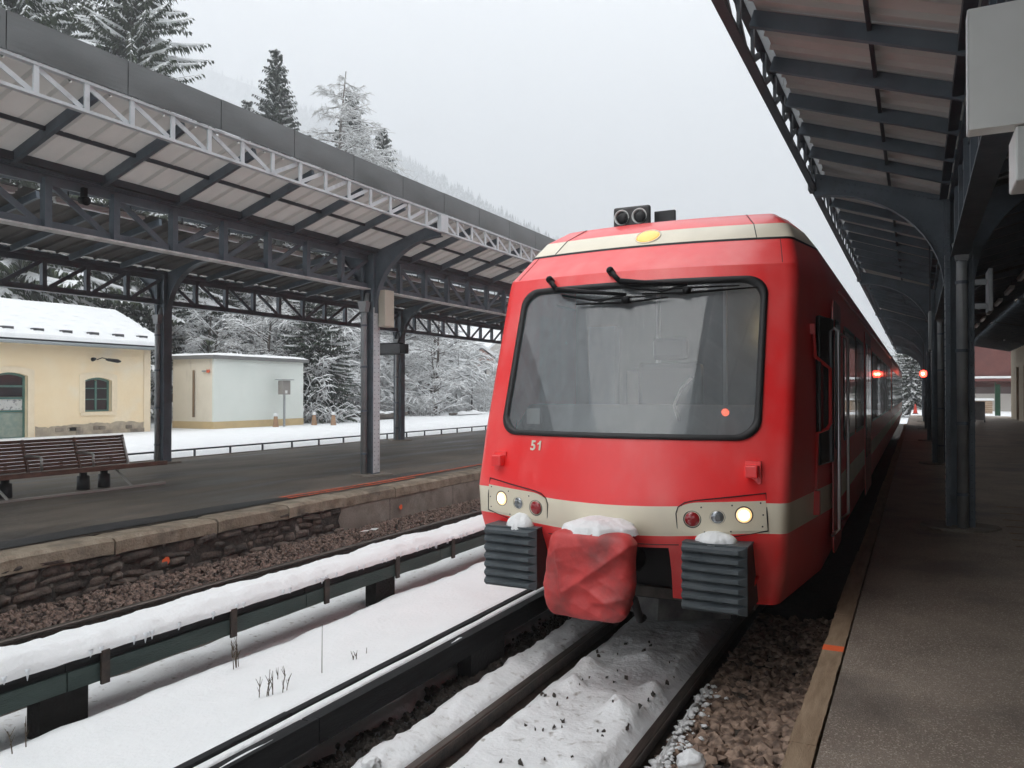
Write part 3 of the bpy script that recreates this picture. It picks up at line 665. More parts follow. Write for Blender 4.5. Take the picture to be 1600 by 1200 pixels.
    # ---- roof sheets (ribbed) and rafters, slope by slope
    for (xa, za, xb, zb, seen_slope) in roofprof:
        za, zb = za + dz, zb + dz; dr = BAY/raft_n; L = math.hypot(xb - xa, zb - za); nx, nz = (zb - za)/L, -(xb - xa)/L
        if nz < 0: nx, nz = -nx, -nz
        rm = MB(); rm.bar((xa, 0, za), (xb, 0, zb), .055, .12)
        rm = rm.mesh('rafter', STEEL)
        sm_ = MB(); prof = [-.5, -.36, -.345, -.325, -.31, -.06, -.045, -.025, -.01, .24, .255, .275, .29, .5]; dep = [0, 0, -.04, -.04, 0, 0, -.04, -.04, 0, 0, -.04, -.04, 0, 0]
        off = .085
        sm_.grid(1, 13, lambda u, v: (lerp(xa, xb, u) + nx*(off + dep[round(v*13)]), prof[round(v*13)]*dr*.998, lerp(za, zb, u) + nz*(off + dep[round(v*13)])))
        sheet = sm_.mesh('roof_sheet', seen_slope)
        for k in range(raft_n*nb):
            y = ys[0] + dr*(k + .5); inst('roof_sheet', sheet, (0, y, 0), 0, root)
        for k in range(raft_n*nb + 1):
            y = ys[0] + dr*k + .002
            if k % raft_n: inst('rafter', rm, (0, y, 0), 0, root)
        pu = MB(); xm, zm = lerp(xa, xb, .55), lerp(za, zb, .55)
        pu.bar((xm + nx*.03, ys[0], zm + nz*.03), (xm + nx*.03, ys[-1], zm + nz*.03), .03, .05, mi=0); pu.build('purlin', STEEL_D, root)
    # valley beam under the roof along each column row
    for (xr, sg, *_r) in rows:
        MB().box(xr - .10, xr + .10, ys[0], ys[-1], ZG1 + .004, ZG1 + .06).build('valley_gutter', STEEL, root)
        MB().box(xr + sg*.12, xr + sg*.20, ys[0], ys[-1], ZG1 + .02, ZG1 + .11).build('valley_purlin', STEEL_D, root)
    return root

LC = canopy('island_canopy', 'slate-blue steel lattice canopy over the island platform with grey fascia', 
    [(-9.5, 1, 1.62, .50, 1.5, .35), (-15.35, -1, 1.62, .50, 1.5, .35)], 9.3, 12.55 - 9.3*2, 6, 0.0, (3, 34),
    [(-7.86, 5.39, 1, STEEL_L, True), (-16.99, 5.39, -1, STEEL, False)],
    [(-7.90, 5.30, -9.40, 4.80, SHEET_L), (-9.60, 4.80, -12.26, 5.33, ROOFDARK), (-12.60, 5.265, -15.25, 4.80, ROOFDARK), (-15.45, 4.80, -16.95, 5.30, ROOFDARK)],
    8, 10, 1, FASCIA, STEEL_L)
RC = canopy('station_canopy', 'dark steel lattice canopy over the right-hand station platform',
    [(.46, -1, 1.62, .50, 1.5, .35)], 9.35, 10.85 - 9.35*4, 9, -.38, (0, 60),  # bays behind the camera are unseen, added to block light
    [(-1.16, 5.39, -1, STEEL_D, True)],
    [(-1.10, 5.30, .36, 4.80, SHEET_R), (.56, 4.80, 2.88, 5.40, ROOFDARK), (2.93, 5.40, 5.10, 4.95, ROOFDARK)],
    10, 10, 0, mat('zinc_fascia_dark', (.10,.105,.11), .4, metal=.4), STEEL_D)

# ================================================================ the train
def paint(name, col, dust, rough=.38):
    m = mat(name, col, rough, col2=tuple(min(1, c*1.06 + .004) for c in col), scale=1.1, coat=.6)
    mix_layer(m, dust, 3.0, .42, .78, stretch=(1, 1, .45), rough=.6, seed=2, maxf=.45)
    return m
RED = paint('train_red', (.88,.018,.020), (.90,.24,.225)); CREAM = paint('train_cream', (.78,.71,.56), (.62,.57,.46)); ROOFRED = RED
DARKRED = paint('train_side_red', (.50,.014,.018), (.40,.05,.045)); ROOFGREY = mat('train_roof_grey', (.10,.10,.105), .6)  # side red is a darker copy of the train red, shade put into colour
DBLACK = mat('gap_black', (.006,.006,.007), .6)
train = empty('train', (XC, 5.4, 0)); tag(train, 'red railcar with cream stripe and lit headlights at the platform', 'train')
TO = Vector((XC, 5.4, 0))
ZL = [.58,.80,1.03,1.12,1.33,1.75,2.95,3.05,3.29,3.31,3.45,3.58,3.66]
YE = [5.84,5.76,5.67,5.64,5.63,5.76,6.17,6.20,6.50,6.51,6.66,6.88,7.35]
WW = [1.04,1.09,1.12,1.13,1.14,1.14,1.13,1.12,1.06,1.06,1.00,.88,.82]
WO = [1.12,1.17,1.20,1.21,1.22,1.23,1.22,1.21,1.14,1.14,1.08,.95,.84]
SS = [1.26,1.32,1.36,1.37,1.37,1.37,1.37,1.35,1.25,1.24,1.14,1.0,.86]
BU = [.14,.17,.20,.21,.21,.21,.18,.17,.14,.14,.12,.10,.05]
def fz(z): return [itp(z, ZL, t) for t in (YE, WW, WO, SS, BU)]
def front(t, z):       # point on the front face, t in -1..1
    ye, w, wo, s, b = fz(z); return Vector((t*w, ye - b*(1 - t*t), z))
TS = [-1, -.89] + [lerp(-.89, .89, i/14) for i in range(1, 14)] + [.89, 1]
OPN = .36
TS = sorted(set([round(t, 4) for t in TS] + [-.34, .34]))
def ring(z):
    ye, w, wo, s, b = fz(z); P = []
    def dip(x): return -.055*(1 - min(1, (x/.95)**2))*sm((1.6 - z)/.2)*sm((z - .85)/.2)
    side = []
    for k in range(1, 6):
        a = k/5*math.pi/2; side.append((w + (wo - w)*math.sin(a), ye + .12*(1 - math.cos(a))))
    for yy in (.45, .75, 1.1, 1.5): 
        t = yy/1.5; side.append((lerp(wo, s, t), ye + .12 + (max(7.2, ye+.35) - ye - .12)*(yy/1.5)))
    side.append((s, 12.0)); side.append((s, 24.0))
    for (x, y) in reversed(side): P.append((-x, y, z))
    for t in TS:
        p = front(t, z); P.append((p.x, p.y, z + dip(p.x)))
    for (x, y) in side: P.append((x, y, z))
    return P
ROWS = [.58,.66,.80,.92,1.03,1.12,1.33,1.42,1.55,1.75] + [lerp(1.75, 2.95, i/10) for i in range(1, 11)] + [3.05,3.13,3.21,3.29,3.31,3.45,3.58,3.62,3.66]
rings = [ring(z) for z in ROWS]; n = len(rings[0]); nside = 11
body = MB(); body.v = [(p[0], p[1] - 5.4, p[2]) for r in rings for p in r]
for j in range(len(ROWS)-1):
    zm = (ROWS[j] + ROWS[j+1])/2
    for i in range(n-1):
        isfront = nside <= i < nside + len(TS) - 1; tm_ = (TS[i-nside] + TS[i-nside+1])/2 if isfront else 9
        if isfront and 1.75 < zm < 2.95 and abs(tm_) < .89: continue
        if isfront and zm < .98 and -.34 < tm_ < .38: continue
        sidewin = (i < 4 or i >= n - 5)
        mi = 0
        if 1.12 < zm < 1.33: mi = 1
        elif 3.31 < zm < 3.45: mi = 1
        elif 3.29 < zm < 3.31: mi = 2
        elif zm > 3.58 : mi = 3
        body.f.append((j*n+i, j*n+i+1, (j+1)*n+i+1, (j+1)*n+i)); body.m.append(mi)
top = (len(ROWS)-1)*n
for i in range(n//2 - 1): body.f.append((top+i, top+i+1, top+n-2-i, top+n-1-i)); body.m.append(3)
o = body.build('cab_body', [RED, CREAM, DBLACK, ROOFGREY], train); smooth_by_angle(o, 24)
# corner pieces round the windscreen opening, glass and seal
def wp(u, v, off=0.0):   # u -1..1, v 0..1 over the opening
    t = .89*u; z = lerp(1.75, 2.95, v); p = front(t, z); q = Vector((2*fz(z)[4]*t/fz(z)[1], -1, .34)).normalized()
    q = Vector((q.x, -abs(q.y), abs(q.z)*1)).normalized()
    return p + q*off - Vector((0, 5.4, 0))
WIDTH, HT = 1.95, 1.27; rx, rz_ = .15/ (WIDTH/2), .15/HT
def rrect(scale_in=0.0, k=10):
    pts = []
    for (cx, cy, a0) in ((1-rx, 1-rz_, 0), (-1+rx, 1-rz_, 90), (-1+rx, rz_, 180), (1-rx, rz_, 270)):
        for i in range(k+1):
            a = R(a0 + 90*i/k); pts.append((cx + (rx - scale_in/(WIDTH/2))*math.cos(a), cy + (rz_ - scale_in/HT)*math.sin(a)))
    return pts
RR = rrect()
# densify straight runs so the seal follows the bowed front
def dens(P):
    out = []
    for i in range(len(P)):
        a, b = P[i], P[(i+1) % len(P)]; L = math.hypot((a[0]-b[0])*WIDTH/2, (a[1]-b[1])*HT); k = max(1, int(L/.09))
        for j in range(k): out.append((lerp(a[0], b[0], j/k), lerp(a[1], b[1], j/k)))
    return out
for (cx, cy, a0) in ((1, 1, 0), (-1, 1, 90), (-1, 0, 180), (1, 0, 270)):
    ccx, ccy = cx*(1-rx), (1-rz_ if cy else rz_)
    arc = [(ccx + rx*math.cos(R(a0 + 9*i)), ccy + rz_*math.sin(R(a0 + 9*i))) for i in range(11)]
    cor = MB(); cor.add([wp(cx, cy, .0005)] + [wp(a, b, .0005) for a, b in arc], [(0, i+1, i+2) for i in range(10)]); cor.build('windscreen_corner', RED, train, recalc=True)

D = dens(RR); seal = MB(); prof = [(0, -.01), (.0, .012), (.018, .018), (.040, .012), (.046, -.02)]
def inset(P, d): return [((p[0]) - (p[0])*d/(WIDTH/2)*1.0, (p[1]-.5)*(1 - 2*d/HT) + .5) for p in P]
vs_ = []; nd = len(D)
for (d, off) in prof: vs_ += [wp(a, b, off) for a, b in inset(D, d - .006)]
seal.add(vs_, [(r*nd+i, r*nd+(i+1) % nd, (r+1)*nd+(i+1) % nd, (r+1)*nd+i) for r in range(len(prof)-1) for i in range(nd)])
so = seal.build('windscreen_seal', RUBBER, train, smooth=True, recalc=True)
def glass_mat(name, film, tint, rough=.03, filmcol=(.43,.47,.49), strk=True):
    m = bpy.data.materials.new(name); m.use_nodes = True; t = m.node_tree; t.nodes.clear()
    def nn(k): return t.nodes.new(k)
    out = nn('ShaderNodeOutputMaterial'); tr = nn('ShaderNodeBsdfTransparent'); tr.inputs[0].default_value = (*tint, 1)
    gl = nn('ShaderNodeBsdfGlossy'); gl.inputs['Roughness'].default_value = rough
    df = nn('ShaderNodeBsdfDiffuse'); df.inputs[0].default_value = (*filmcol, 1)
    fr = nn('ShaderNodeFresnel'); fr.inputs[0].default_value = 1.65
    m1 = nn('ShaderNodeMixShader'); t.links.new(tr.outputs[0], m1.inputs[1]); t.links.new(df.outputs[0], m1.inputs[2])
    geo = nn('ShaderNodeNewGeometry'); mp = nn('ShaderNodeMapping'); mp.inputs['Scale'].default_value = (9, 9, .8); t.links.new(geo.outputs['Position'], mp.inputs[0])
    no = nn('ShaderNodeTexNoise'); no.inputs['Scale'].default_value = 1.6; no.inputs['Detail'].default_value = 6; t.links.new(mp.outputs[0], no.inputs['Vector'])
    r = nn('ShaderNodeMapRange'); r.inputs['From Min'].default_value = .35; r.inputs['From Max'].default_value = .75; r.inputs['To Min'].default_value = film*.88; r.inputs['To Max'].default_value = film*1.25
    t.links.new(no.outputs['Fac'], r.inputs['Value']); t.links.new(r.outputs[0], m1.inputs[0])
    m2 = nn('ShaderNodeMixShader'); t.links.new(fr.outputs[0], m2.inputs[0]); t.links.new(m1.outputs[0], m2.inputs[1]); t.links.new(gl.outputs[0], m2.inputs[2])
    t.links.new(m2.outputs[0], out.inputs[0]); return m
GLASS = glass_mat('windscreen_glass', .30, (.80,.84,.84)); SIDEGLASS = mat('side_window_glass', (.008,.010,.011), .04, spec=.8)
gv = MB(); gn, gm = 28, 18
gv.grid(gn, gm, lambda u, v: wp(lerp(-1, 1, u)*.985, lerp(.012, .988, v), -.012))
go = gv.build('windscreen', GLASS, train, smooth=True)
def P_(x, y, z): return (x, y - 5.4, z)     # train coordinates: x from the track centre, y along the track
# frame line where the heated glass border is printed
# cab interior
CABGREY = mat('cab_grey', (.20,.215,.22), .7, col2=(.26,.27,.275), scale=2); CABDARK = mat('cab_dark', (.045,.048,.052), .6); DASH = mat('dash_grey', (.27,.29,.30), .65)
m = MB(); m.box(-1.2, 1.2, 2.35, 2.38, .8, 3.3); m.build('cab_back_wall', CABGREY, train)
m = MB(); m.box(-1.1, 1.1, 1.45, 2.34, 3.17, 3.2); m.build('cab_ceiling', CABGREY, train); MB().box(-1.1, 1.1, .9, 2.34, .95, 1.0).build('cab_floor', CABDARK, train)
m = MB(); m.prism([(.42, 1.50), (1.05, 1.98), (1.28, 1.98), (1.28, 1.15), (.42, 1.15)], 'x', -1.14, 1.14); m.build('dashboard', DASH, train, bevel=.04)
m = MB(); m.tube([P_(.30, 6.3, 1.82), P_(.26, 6.25, 1.98), P_(.33, 6.22, 2.12), P_(.40, 6.25, 2.2)], .012, 6); m.build('microphone_arm', WHITE, train, smooth=True)
st = MB().box(-.30, .30, 1.62, 1.74, 1.6, 2.35).build('driver_seat', CABDARK, train, bevel=.05); MB().box(-.16, .16, 1.64, 1.74, 2.38, 2.58).build('headrest', CABDARK, st, bevel=.04)
MB().box(-1.0, -.72, 2.2, 2.34, 1.7, 2.75).build('cab_cupboard', mat('cab_blue_grey', (.25,.36,.47), .6), train); MB().box(-.62, -.30, 2.30, 2.345, 1.95, 2.3).build('notice', WHITE, train)
for x in (-.32, .34): MB().box(x, x + .03, 2.30, 2.348, 1.2, 3.1).build('wall_trim', mat('trim_alu', (.5,.51,.52), .4, metal=.5), train)
MB().box(.78, .98, 2.30, 2.345, 1.75, 2.72).build('doorway_glow_panel', mat('warm_saloon_panel', (.40,.32,.22), .6), train)
MB().box(.74, 1.0, 2.25, 2.30, 2.62, 2.72).build('saloon_lamp', mat('saloon_lamp_glow', (.9,.7,.4), .4, emit=((1., .66, .24), 7.)), train)
MB().lathe(P_(.70, 6.1, 1.93), (0, -1, .3), [(0, .028), (.02, .028), (.03, .015)], 12).build('warning_light', mat('red_glow', (.8,.08,.04), .4, emit=((1., .14, .07), 1.1)), train)
MB().box(-.92, -.80, .58, .585, 1.82, 1.95).build('windscreen_sticker', WHITE, train)
# wipers
for (u0, v0, u1, v1, u2) in ((-.73, 1.05, -.02, .900, .30), (-.18, 1.075, .44, .945, .93)):
    m = MB(); a = wp(u0, v0, .03); m.lathe(a, (0, -1, .35), [(-.03, .03), (.03, .03), (.045, .018)], 12)
    p1 = wp(u0 + .10, v0 - .085, .055); p2 = wp(u1, v1, .05)
    m.tube([a + Vector((0, -.02, 0)), p1], .021, 8); m.tube([p1, lerp(p1, p2, .3), p2], [.026, .020, .012], 8); m.tube([wp(u0 + .15, v0 - .12, .035), wp(lerp(u0, u1, .7), v1 - .03, .035), p2], .010, 6)
    w_ = m.build('wiper', BLACKP, train, smooth=True)
    b = MB(); b.tube([wp(u0 + .28, v1 - .035, .022), wp(u1, v1 - .045, .026), wp(u2, v1 - .022, .022)], [.007, .012, .006], 6); b.tube([wp(u0 + .4, v1 - .02, .035), wp(u1, v1 - .02, .05), wp(u2 - .12, v1 - .012, .032)], [.006, .010, .005], 6)
    bx = wp(u1, v1 - .03, .04); b.box(bx.x - .03, bx.x + .03, bx.y - .02, bx.y + .02, bx.z - .03, bx.z + .02)
    b.build('blade', BLACKP, w_, smooth=True)
# surface normal helper and discs on the front
def fn_(t, z):
    p = front(t, z); a = front(min(t + .01, 1), z) - front(max(t - .01, -1), z); b = front(t, z + .02) - front(t, z - .02); q = a.cross(b).normalized()
    if q.y > 0: q = -q
    return Vector((p.x, p.y - 5.4, p.z)), q
LENS_ON = mat('lit_headlight', (1,.9,.7), .3, emit=((1., .55, .20), .62)); LENS_CORE = mat('lit_headlight_core', (1,1,.9), .3, emit=((1., .84, .55), 1.5))
LENS_RED = mat('red_lens', (.30,.008,.014), .12, coat=1); LENS_CLR = mat('clear_lens', (.30,.32,.34), .1, metal=.6, coat=1); RIM = mat('lamp_rim', (.02,.02,.022), .4)
def lamp(x, z, kind, par, r=.047):
    t = x/fz(z)[1]; p, q = fn_(t, z); rim = MB().lathe(p, q, [(-.02, r+.008), (.004, r+.008), (.006, r+.002), (.002, r)], 24).build('headlight' if kind == 'on' else 'tail_light' if kind == 'red' else 'marker_light', RIM, par, smooth=True)
    l = MB(); l.lathe(p, q, [(.001, r), (.010, r*.85), (.016, r*.5), (.018, .004)], 24); l.build('lens', {'on': LENS_ON, 'red': LENS_RED, 'clr': LENS_CLR}[kind], rim, smooth=True)
    if kind == 'on': MB().lathe(p + q*.012, q, [(.0, r*.72), (.007, r*.5), (.009, .003)], 16).build('bulb', LENS_CORE, rim, smooth=True)
    if kind == 'clr': MB().lathe(p + q*.012, q, [(.0, r*.5), (.012, r*.45), (.013, .003)], 6).build('bolt_cap', LENS_CLR, rim)
def sidepanel(s):
    # cream lamp panel, its thin dark joint and screws
    TL = [(.50, 1.30), (.60, 1.355), (1.06, 1.405), (1.075, 1.14), (.485, 1.05)]
    def surf(x, z, off):
        p, q = fn_(s*x/fz(z)[1], z); return p + q*off
    def outline(pts, k=8):
        out = []
        for i in range(len(pts)):
            a, b = pts[i], pts[(i+1) % len(pts)]
            for j in range(k): out.append((lerp(a[0], b[0], j/k), lerp(a[1], b[1], j/k)))
        return out
    m = MB(); ol = [(.50,1.10),(.49,1.24),(.505,1.285),(.55,1.318),(.62,1.335),(.85,1.365),(1.07,1.395),(1.08,1.26),(1.085,1.14),(.85,1.09),(.65,1.06),(.505,1.045)]
    pts = [surf(x, z, .0035) for (x, z) in ol]; m.tube(pts + [pts[0]], .0042, 5, cap=False); m.build('panel_joint', DBLACK, train)
    pl = MB(); k = 16
    top_ = [(lerp(.505, 1.072, i/k), itp(lerp(.505,1.072,i/k), [.505,.55,.62,1.072], [1.275,1.308,1.322,1.345])) for i in range(k+1)]
    bot_ = [(lerp(.505, 1.076, i/k), lerp(1.105, 1.145, i/k)) for i in range(k+1)]
    pl.add([surf(x, z, .006) for x, z in bot_] + [surf(x, z, .006) for x, z in top_], [(i, i+1, k+2+i, k+1+i) for i in range(k)])
    po = pl.build('lamp_panel', CREAM, train, smooth=True, recalc=True)
    lamp(s*.600, 1.205, 'red', po, .054); lamp(s*.765, 1.225, 'clr', po, .048); lamp(s*.935, 1.245, 'on', po, .054)
    sc = MB()
    for (x, z) in ((.66,1.29),(.86,1.31),(1.04,1.33),(1.05,1.17),(.85,1.13),(.68,1.12),(1.055,1.25)): sc.lathe(surf(x, z, .006), fn_(s*x, z)[1], [(0, .006), (.002, .005)], 8)
    tag(sc.build('screws', RIM, po), kind='stuff')
    # small red cover box above the lamps
    p, q = fn_(s*.985/fz(1.53)[1], 1.53); b = MB(); b.box(p.x-.042, p.x+.042, p.y-.085, p.y+.02, 1.50, 1.585); c = b.build('socket_cover', RED, train, bevel=.008)
    MB().box(p.x-.052, p.x+.052, p.y-.012, p.y+.03, 1.455, 1.61).build('cover_plate', RED, c)
sidepanel(1); sidepanel(-1)
m = MB(); m.tube([fn_(x_/fz(1.052)[1], 1.052)[0] + fn_(x_/fz(1.052)[1], 1.052)[1]*.001 + Vector((0, 0, -.05*(1 - min(1, (x_/.95)**2)))) for x_ in [-.5 + .05*i for i in range(21)]], .0032, 5); m.build('panel_joint', DBLACK, train)
for s_ in (-1, 1):
    m = MB(); m.tube([fn_(s_*.985, z_)[0] + fn_(s_*.985, z_)[1]*.001 for z_ in (3.06, 3.12, 3.18, 3.24, 3.285)], .0025, 5); m.build('panel_joint', DBLACK, train)
# roof headlamp set in the cream band
p, q = fn_(-.02, 3.395); rim = MB().lathe(p, q, [(-.02, .112), (.006, .112), (.010, .104), (.0, .100)], 28).build('headlight', CREAM, train, smooth=True)
MB().lathe(p, q, [(.001, .100), (.012, .085), (.02, .05), (.022, .004)], 28).build('lens', mat('lit_top_lamp', (.6,.35,.12), .25, emit=((1., .46, .10), .50)), rim, smooth=True)
MB().lathe(p + q*.014 + Vector((.025, 0, -.02)), q, [(0, .045), (.01, .03), (.013, .004)], 18).build('bulb', mat('lit_top_lamp_core', (1,.9,.7), .3, emit=((1., .82, .50), 1.6)), rim, smooth=True)
# thin dark seam lines on the roof cap
for s in (-1, 1):
    m = MB(); m.tube([Vector((s*.82*fz(z)[1], front(.82*s, z).y - 5.4 - .002, z + .001)) for z in (3.312, 3.36, 3.40, 3.45, 3.50, 3.54, 3.58)], .0035, 5); m.build('panel_joint', DBLACK, train)
# twin horn box on the roof
hb = MB().box(-.52, -.17, 1.60, 1.66, 3.585, 3.80).build('horn_plate', mat('horn_plate_dark', (.045,.045,.045), .5), train, bevel=.02)
for x in (-.435, -.265):
    h = MB().lathe((x, 1.60, 3.70), (0, -1, 0), [(0, .070), (.012, .072), (.016, .066), (.002, .058), (-.02, .03)], 22).build('horn', WHITE, hb, smooth=True)
    MB().lathe((x + .012, 1.592, 3.69), (0, -1, 0), [(0, .056), (.02, .050), (.022, .004)], 20).build('horn_mouth', RUBBER, h, smooth=True)
MB().box(-.17, .02, 1.75, 1.80, 3.66, 3.76).build('roof_bracket', RIM, train)
# number
def text_mesh(s, size, mt, name):
    c = bpy.data.curves.new(name, 'FONT'); c.body = s; c.size = size; c.extrude = .001; c.offset = .003
    o = bpy.data.objects.new(name, c); COL.objects.link(o); dg = bpy.context.evaluated_depsgraph_get(); me = bpy.data.meshes.new_from_object(o.evaluated_get(dg)); bpy.data.objects.remove(o)
    me.materials.clear(); me.materials.append(mt); return me
me = text_mesh('5', .115, mat('number_cream', (.72,.66,.54), .5), 'number'); p, q = fn_(-.80, 1.625); 
for v in me.vertices:
    x, z = -.70 + v.co.x*.9, 1.635 + v.co.y*.9; pp, qq = fn_(x/fz(z)[1], z); v.co = pp + qq*(.004 + v.co.z)
o = inst('number', me, (0,0,0), 0, train)
m = MB(); one = [(.043,0),(.061,0),(.061,.080),(.047,.080),(.040,.066),(.024,.058),(.024,.045),(.043,.050)]
for x_ in (0,):
    m.add([(lambda t_: t_[0] + t_[1]*.0055)(fn_((-.657 + a_*.9)/fz(1.635 + b_*.9)[1], 1.635 + b_*.9)) for a_, b_ in one], [(0,1,2,3,4,7),(4,5,6,7)])
m.build('number', bpy.data.materials['number_cream'], train, recalc=True)
# anti-climber blocks with ribs
ACM = mat('anticlimber_grey', (.052,.066,.075), .5, col2=(.085,.10,.11), scale=6, bump=.2); ACS = mat('anticlimber_side', (.030,.024,.022), .6)
for s in (-1, 1):
    x0, x1 = sorted((s*.555, s*.985)); b = MB(); b.box(x0, x1, 0, .42, .60, 1.05); bo = b.build('buffer_block', [ACS], train, bevel=.004)
    for k in range(7):
        z0 = .60 + k*.0643
        P = [(x0 - .004, z0), (x1 + .004, z0)]
        m = MB(); d = .05; hz = .0643
        m.add([(x0-.003,-.001,z0), (x1+.003,-.001,z0), (x1+.003,-.001,z0+hz), (x0-.003,-.001,z0+hz), (x0-.003,-.030,z0+hz*.40), (x1-.05,-.040,z0+hz*.30), (x1-.05,-.040,z0+hz*.72), (x0-.003,-.030,z0+hz*.66)], [(0,1,5,4),(4,5,6,7),(7,6,2,3),(1,2,6,5),(0,4,7,3)])
        m.build('rib', ACM, bo, recalc=True)
    MB().box(x0 - .004, x1 + .006, -.008, .425, 1.0505, 1.062).build('top_plate', ACM, bo)
# recess, coupler and its red cover
MB().box(-.44, .46, .55, .56, .50, 1.06).build('coupler_recess', DBLACK, train)  # flat black sheet paints the shade inside the coupler opening
MB().box(-.95, .95, .50, .62, .52, .60).build('skirt_beam', mat('underframe_grey', (.05,.045,.04), .7, col2=(.12,.10,.085), scale=8), train)
MB().tube([(0, -.1, .8), (0, .7, .8)], .12, 14).build('coupler', RUBBER, train, smooth=True)
CLOTH = mat('red_cover_tarpaulin', (.48,.032,.032), .6, col2=(.60,.060,.056), scale=6, bump=.35, bscale=14, coat=.15)
mix_layer(CLOTH, (.10,.045,.042), 4.5, .48, .70, seed=6, maxf=.65)
def sack(c):
    n_ = 7.0; k0 = (abs(c[0])**n_ + abs(c[1])**n_ + abs(c[2])**n_)**(-1/n_); x, y, z = c[0]*k0, c[1]*k0, c[2]*k0
    k = 1 - .15*sm((-z - .1)/.9); p = Vector((x*.325*k, y*.26, z*.30))
    p.x = p.x*(1 - .40*sm((y + .75)/1.5)) - .012 + .035*z*max(0, -x)
    w1 = noise.noise(Vector((p.x*5, p.y*5, p.z*5 + 3))); w2 = 1 - abs(noise.noise(Vector((p.x*4 + p.z*6, p.y*5, p.z*3 + 7))))*2; w3 = 1 - abs(noise.noise(Vector((p.x*6 - p.z*6, p.y*4, p.z*5 + 11))))*2
    q = Vector((x, y*1.1, z*.6)).normalized(); dd = (.014*w1 + .006*max(0, w2)**3 + .005*max(0, w3)**3)*(1 - .8*sm((z - .6)/.3)) + .002*noise.noise(p*12)
    # tight folds crossing the front face: raised ridges with a furrow beside them
    for (ax_, az, bx, bz, h, wd) in ((-.14, -.10, .28, .22, .040, .045), (-.02, -.06, .25, -.21, .036, .042), (-.22, .20, -.13, -.24, .026, .04), (.04, -.16, .29, -.11, .016, .026)):
        L2 = (bx-ax_)**2 + (bz-az)**2; tt = max(0, min(1, ((p.x-ax_)*(bx-ax_) + (p.z-az)*(bz-az))/L2)); ds = ((p.x - ax_)*(bz - az) - (p.z - az)*(bx - ax_))/L2**.5; de = math.hypot(p.x - ax_ - tt*(bx-ax_), p.z - az - tt*(bz-az))
        if y < 0: dd += h*(math.exp(-abs(de/wd)*1.3) - .35*math.exp(-((ds - wd*1.6)/(wd*1.2))**2)*math.exp(-(max(0, de - abs(ds))/wd)**2)*(abs(ds) < 5*wd))*(.45 + .55*math.sin(math.pi*min(1, tt*.8+.15)))
    p = p + q*dd + Vector((0, -.03*abs(z), 0))
    return (p.x, p.y - .12, p.z + .835)
m = MB(); NS = 64
for ax_i in range(3):
    for sg_ in (-1, 1):
        def cf(u, v, ax_i=ax_i, sg_=sg_):
            c = [0, 0, 0]; c[ax_i] = sg_; c[(ax_i+1) % 3] = (2*u - 1)*sg_; c[(ax_i+2) % 3] = 2*v - 1; return sack(c)
        m.grid(NS, NS, cf)
cv = m.build('coupler_cover', CLOTH, train, smooth=True)
import bmesh
bm_ = bmesh.new(); bm_.from_mesh(cv.data); bmesh.ops.remove_doubles(bm_, verts=bm_.verts, dist=1e-4); bmesh.ops.recalc_face_normals(bm_, faces=bm_.faces); bm_.to_mesh(cv.data); bm_.free()
m = MB(); m.tube([(.20, .02, .62), (.21, .12, .45), (.16, .35, .40)], .03, 8); m.build('air_hose', RUBBER, train, smooth=True)
# snow caps on the cover and the buffer blocks
def cap(x0, x1, y0, y1, z, h, sd, label, arch=0.):
    m = MB()
    def fn(u, v):
        U, V = (2*u - 1)*1.25, (2*v - 1)*1.25; a = math.atan2(V, U); X = (x0+x1)/2 + (x1-x0)/2*U; Y = (y0+y1)/2 + (y1-y0)/2*V
        rho = math.hypot(U, V)/(1 + .16*N2(math.cos(a)*1.3, math.sin(a)*1.3, sd) + .09*N2(math.cos(a)*4, math.sin(a)*4, sd + .5))
        f = max(0, 1 - rho**2.4)**.55*(1 + .30*N2(X*7, Y*7, sd) + .10*N2(X*22, Y*22, sd)) if rho < 1 else 0
        return (XC + X, 5.4 + Y, z + h*f - arch*min(1, U*U) - (.03 if rho >= 1 else 0))
    def rh(u, v):
        p = fn(u, v); return p[2] < z - .028 - arch*min(1, ((2*u - 1)*1.25)**2)
    NG = 52; m.grid(NG, NG, fn); dead = [rh(i/NG, j/NG) for j in range(NG+1) for i in range(NG+1)]; m.f = [q for q in m.f if not all(dead[i] for i in q)]; m.m = [0]*len(m.f)
    return tag(m.build('snow_heap', SNOW, smooth=True), label, 'snow heap', 'snow heaps on the front of the train')
cap(-.26, .27, -.37, .14, 1.142, .055, 1, 'broad snow cap lying on the red coupler cover', .012)
cap(-.86, -.62, -.005, .24, 1.055, .085, 2, 'pointed snow heap on the left ribbed buffer block'); cap(.62, .90, .0, .25, 1.058, .065, 3, 'domed snow heap on the right ribbed buffer block')
# skirt corner strut, steps and snow plough
for s in (-1, 1):
    MB().tube([P_(s*1.0, 5.72, .80), P_(s*.93, 5.62, .66)], .014, 8).build('corner_strut', RED, train, smooth=True)
PLOW = mat('snow_plough_grey', (.055,.055,.055), .6, col2=(.16,.155,.15), scale=5)
m = MB(); m.add([P_(-.55, 7.0, .12), P_(.0, 6.65, .12), P_(.55, 7.0, .12), P_(-.55, 7.1, .52), P_(.0, 6.75, .52), P_(.55, 7.1, .52)], [(0,1,4,3),(1,2,5,4)]); m.build('snow_plough', PLOW, train)
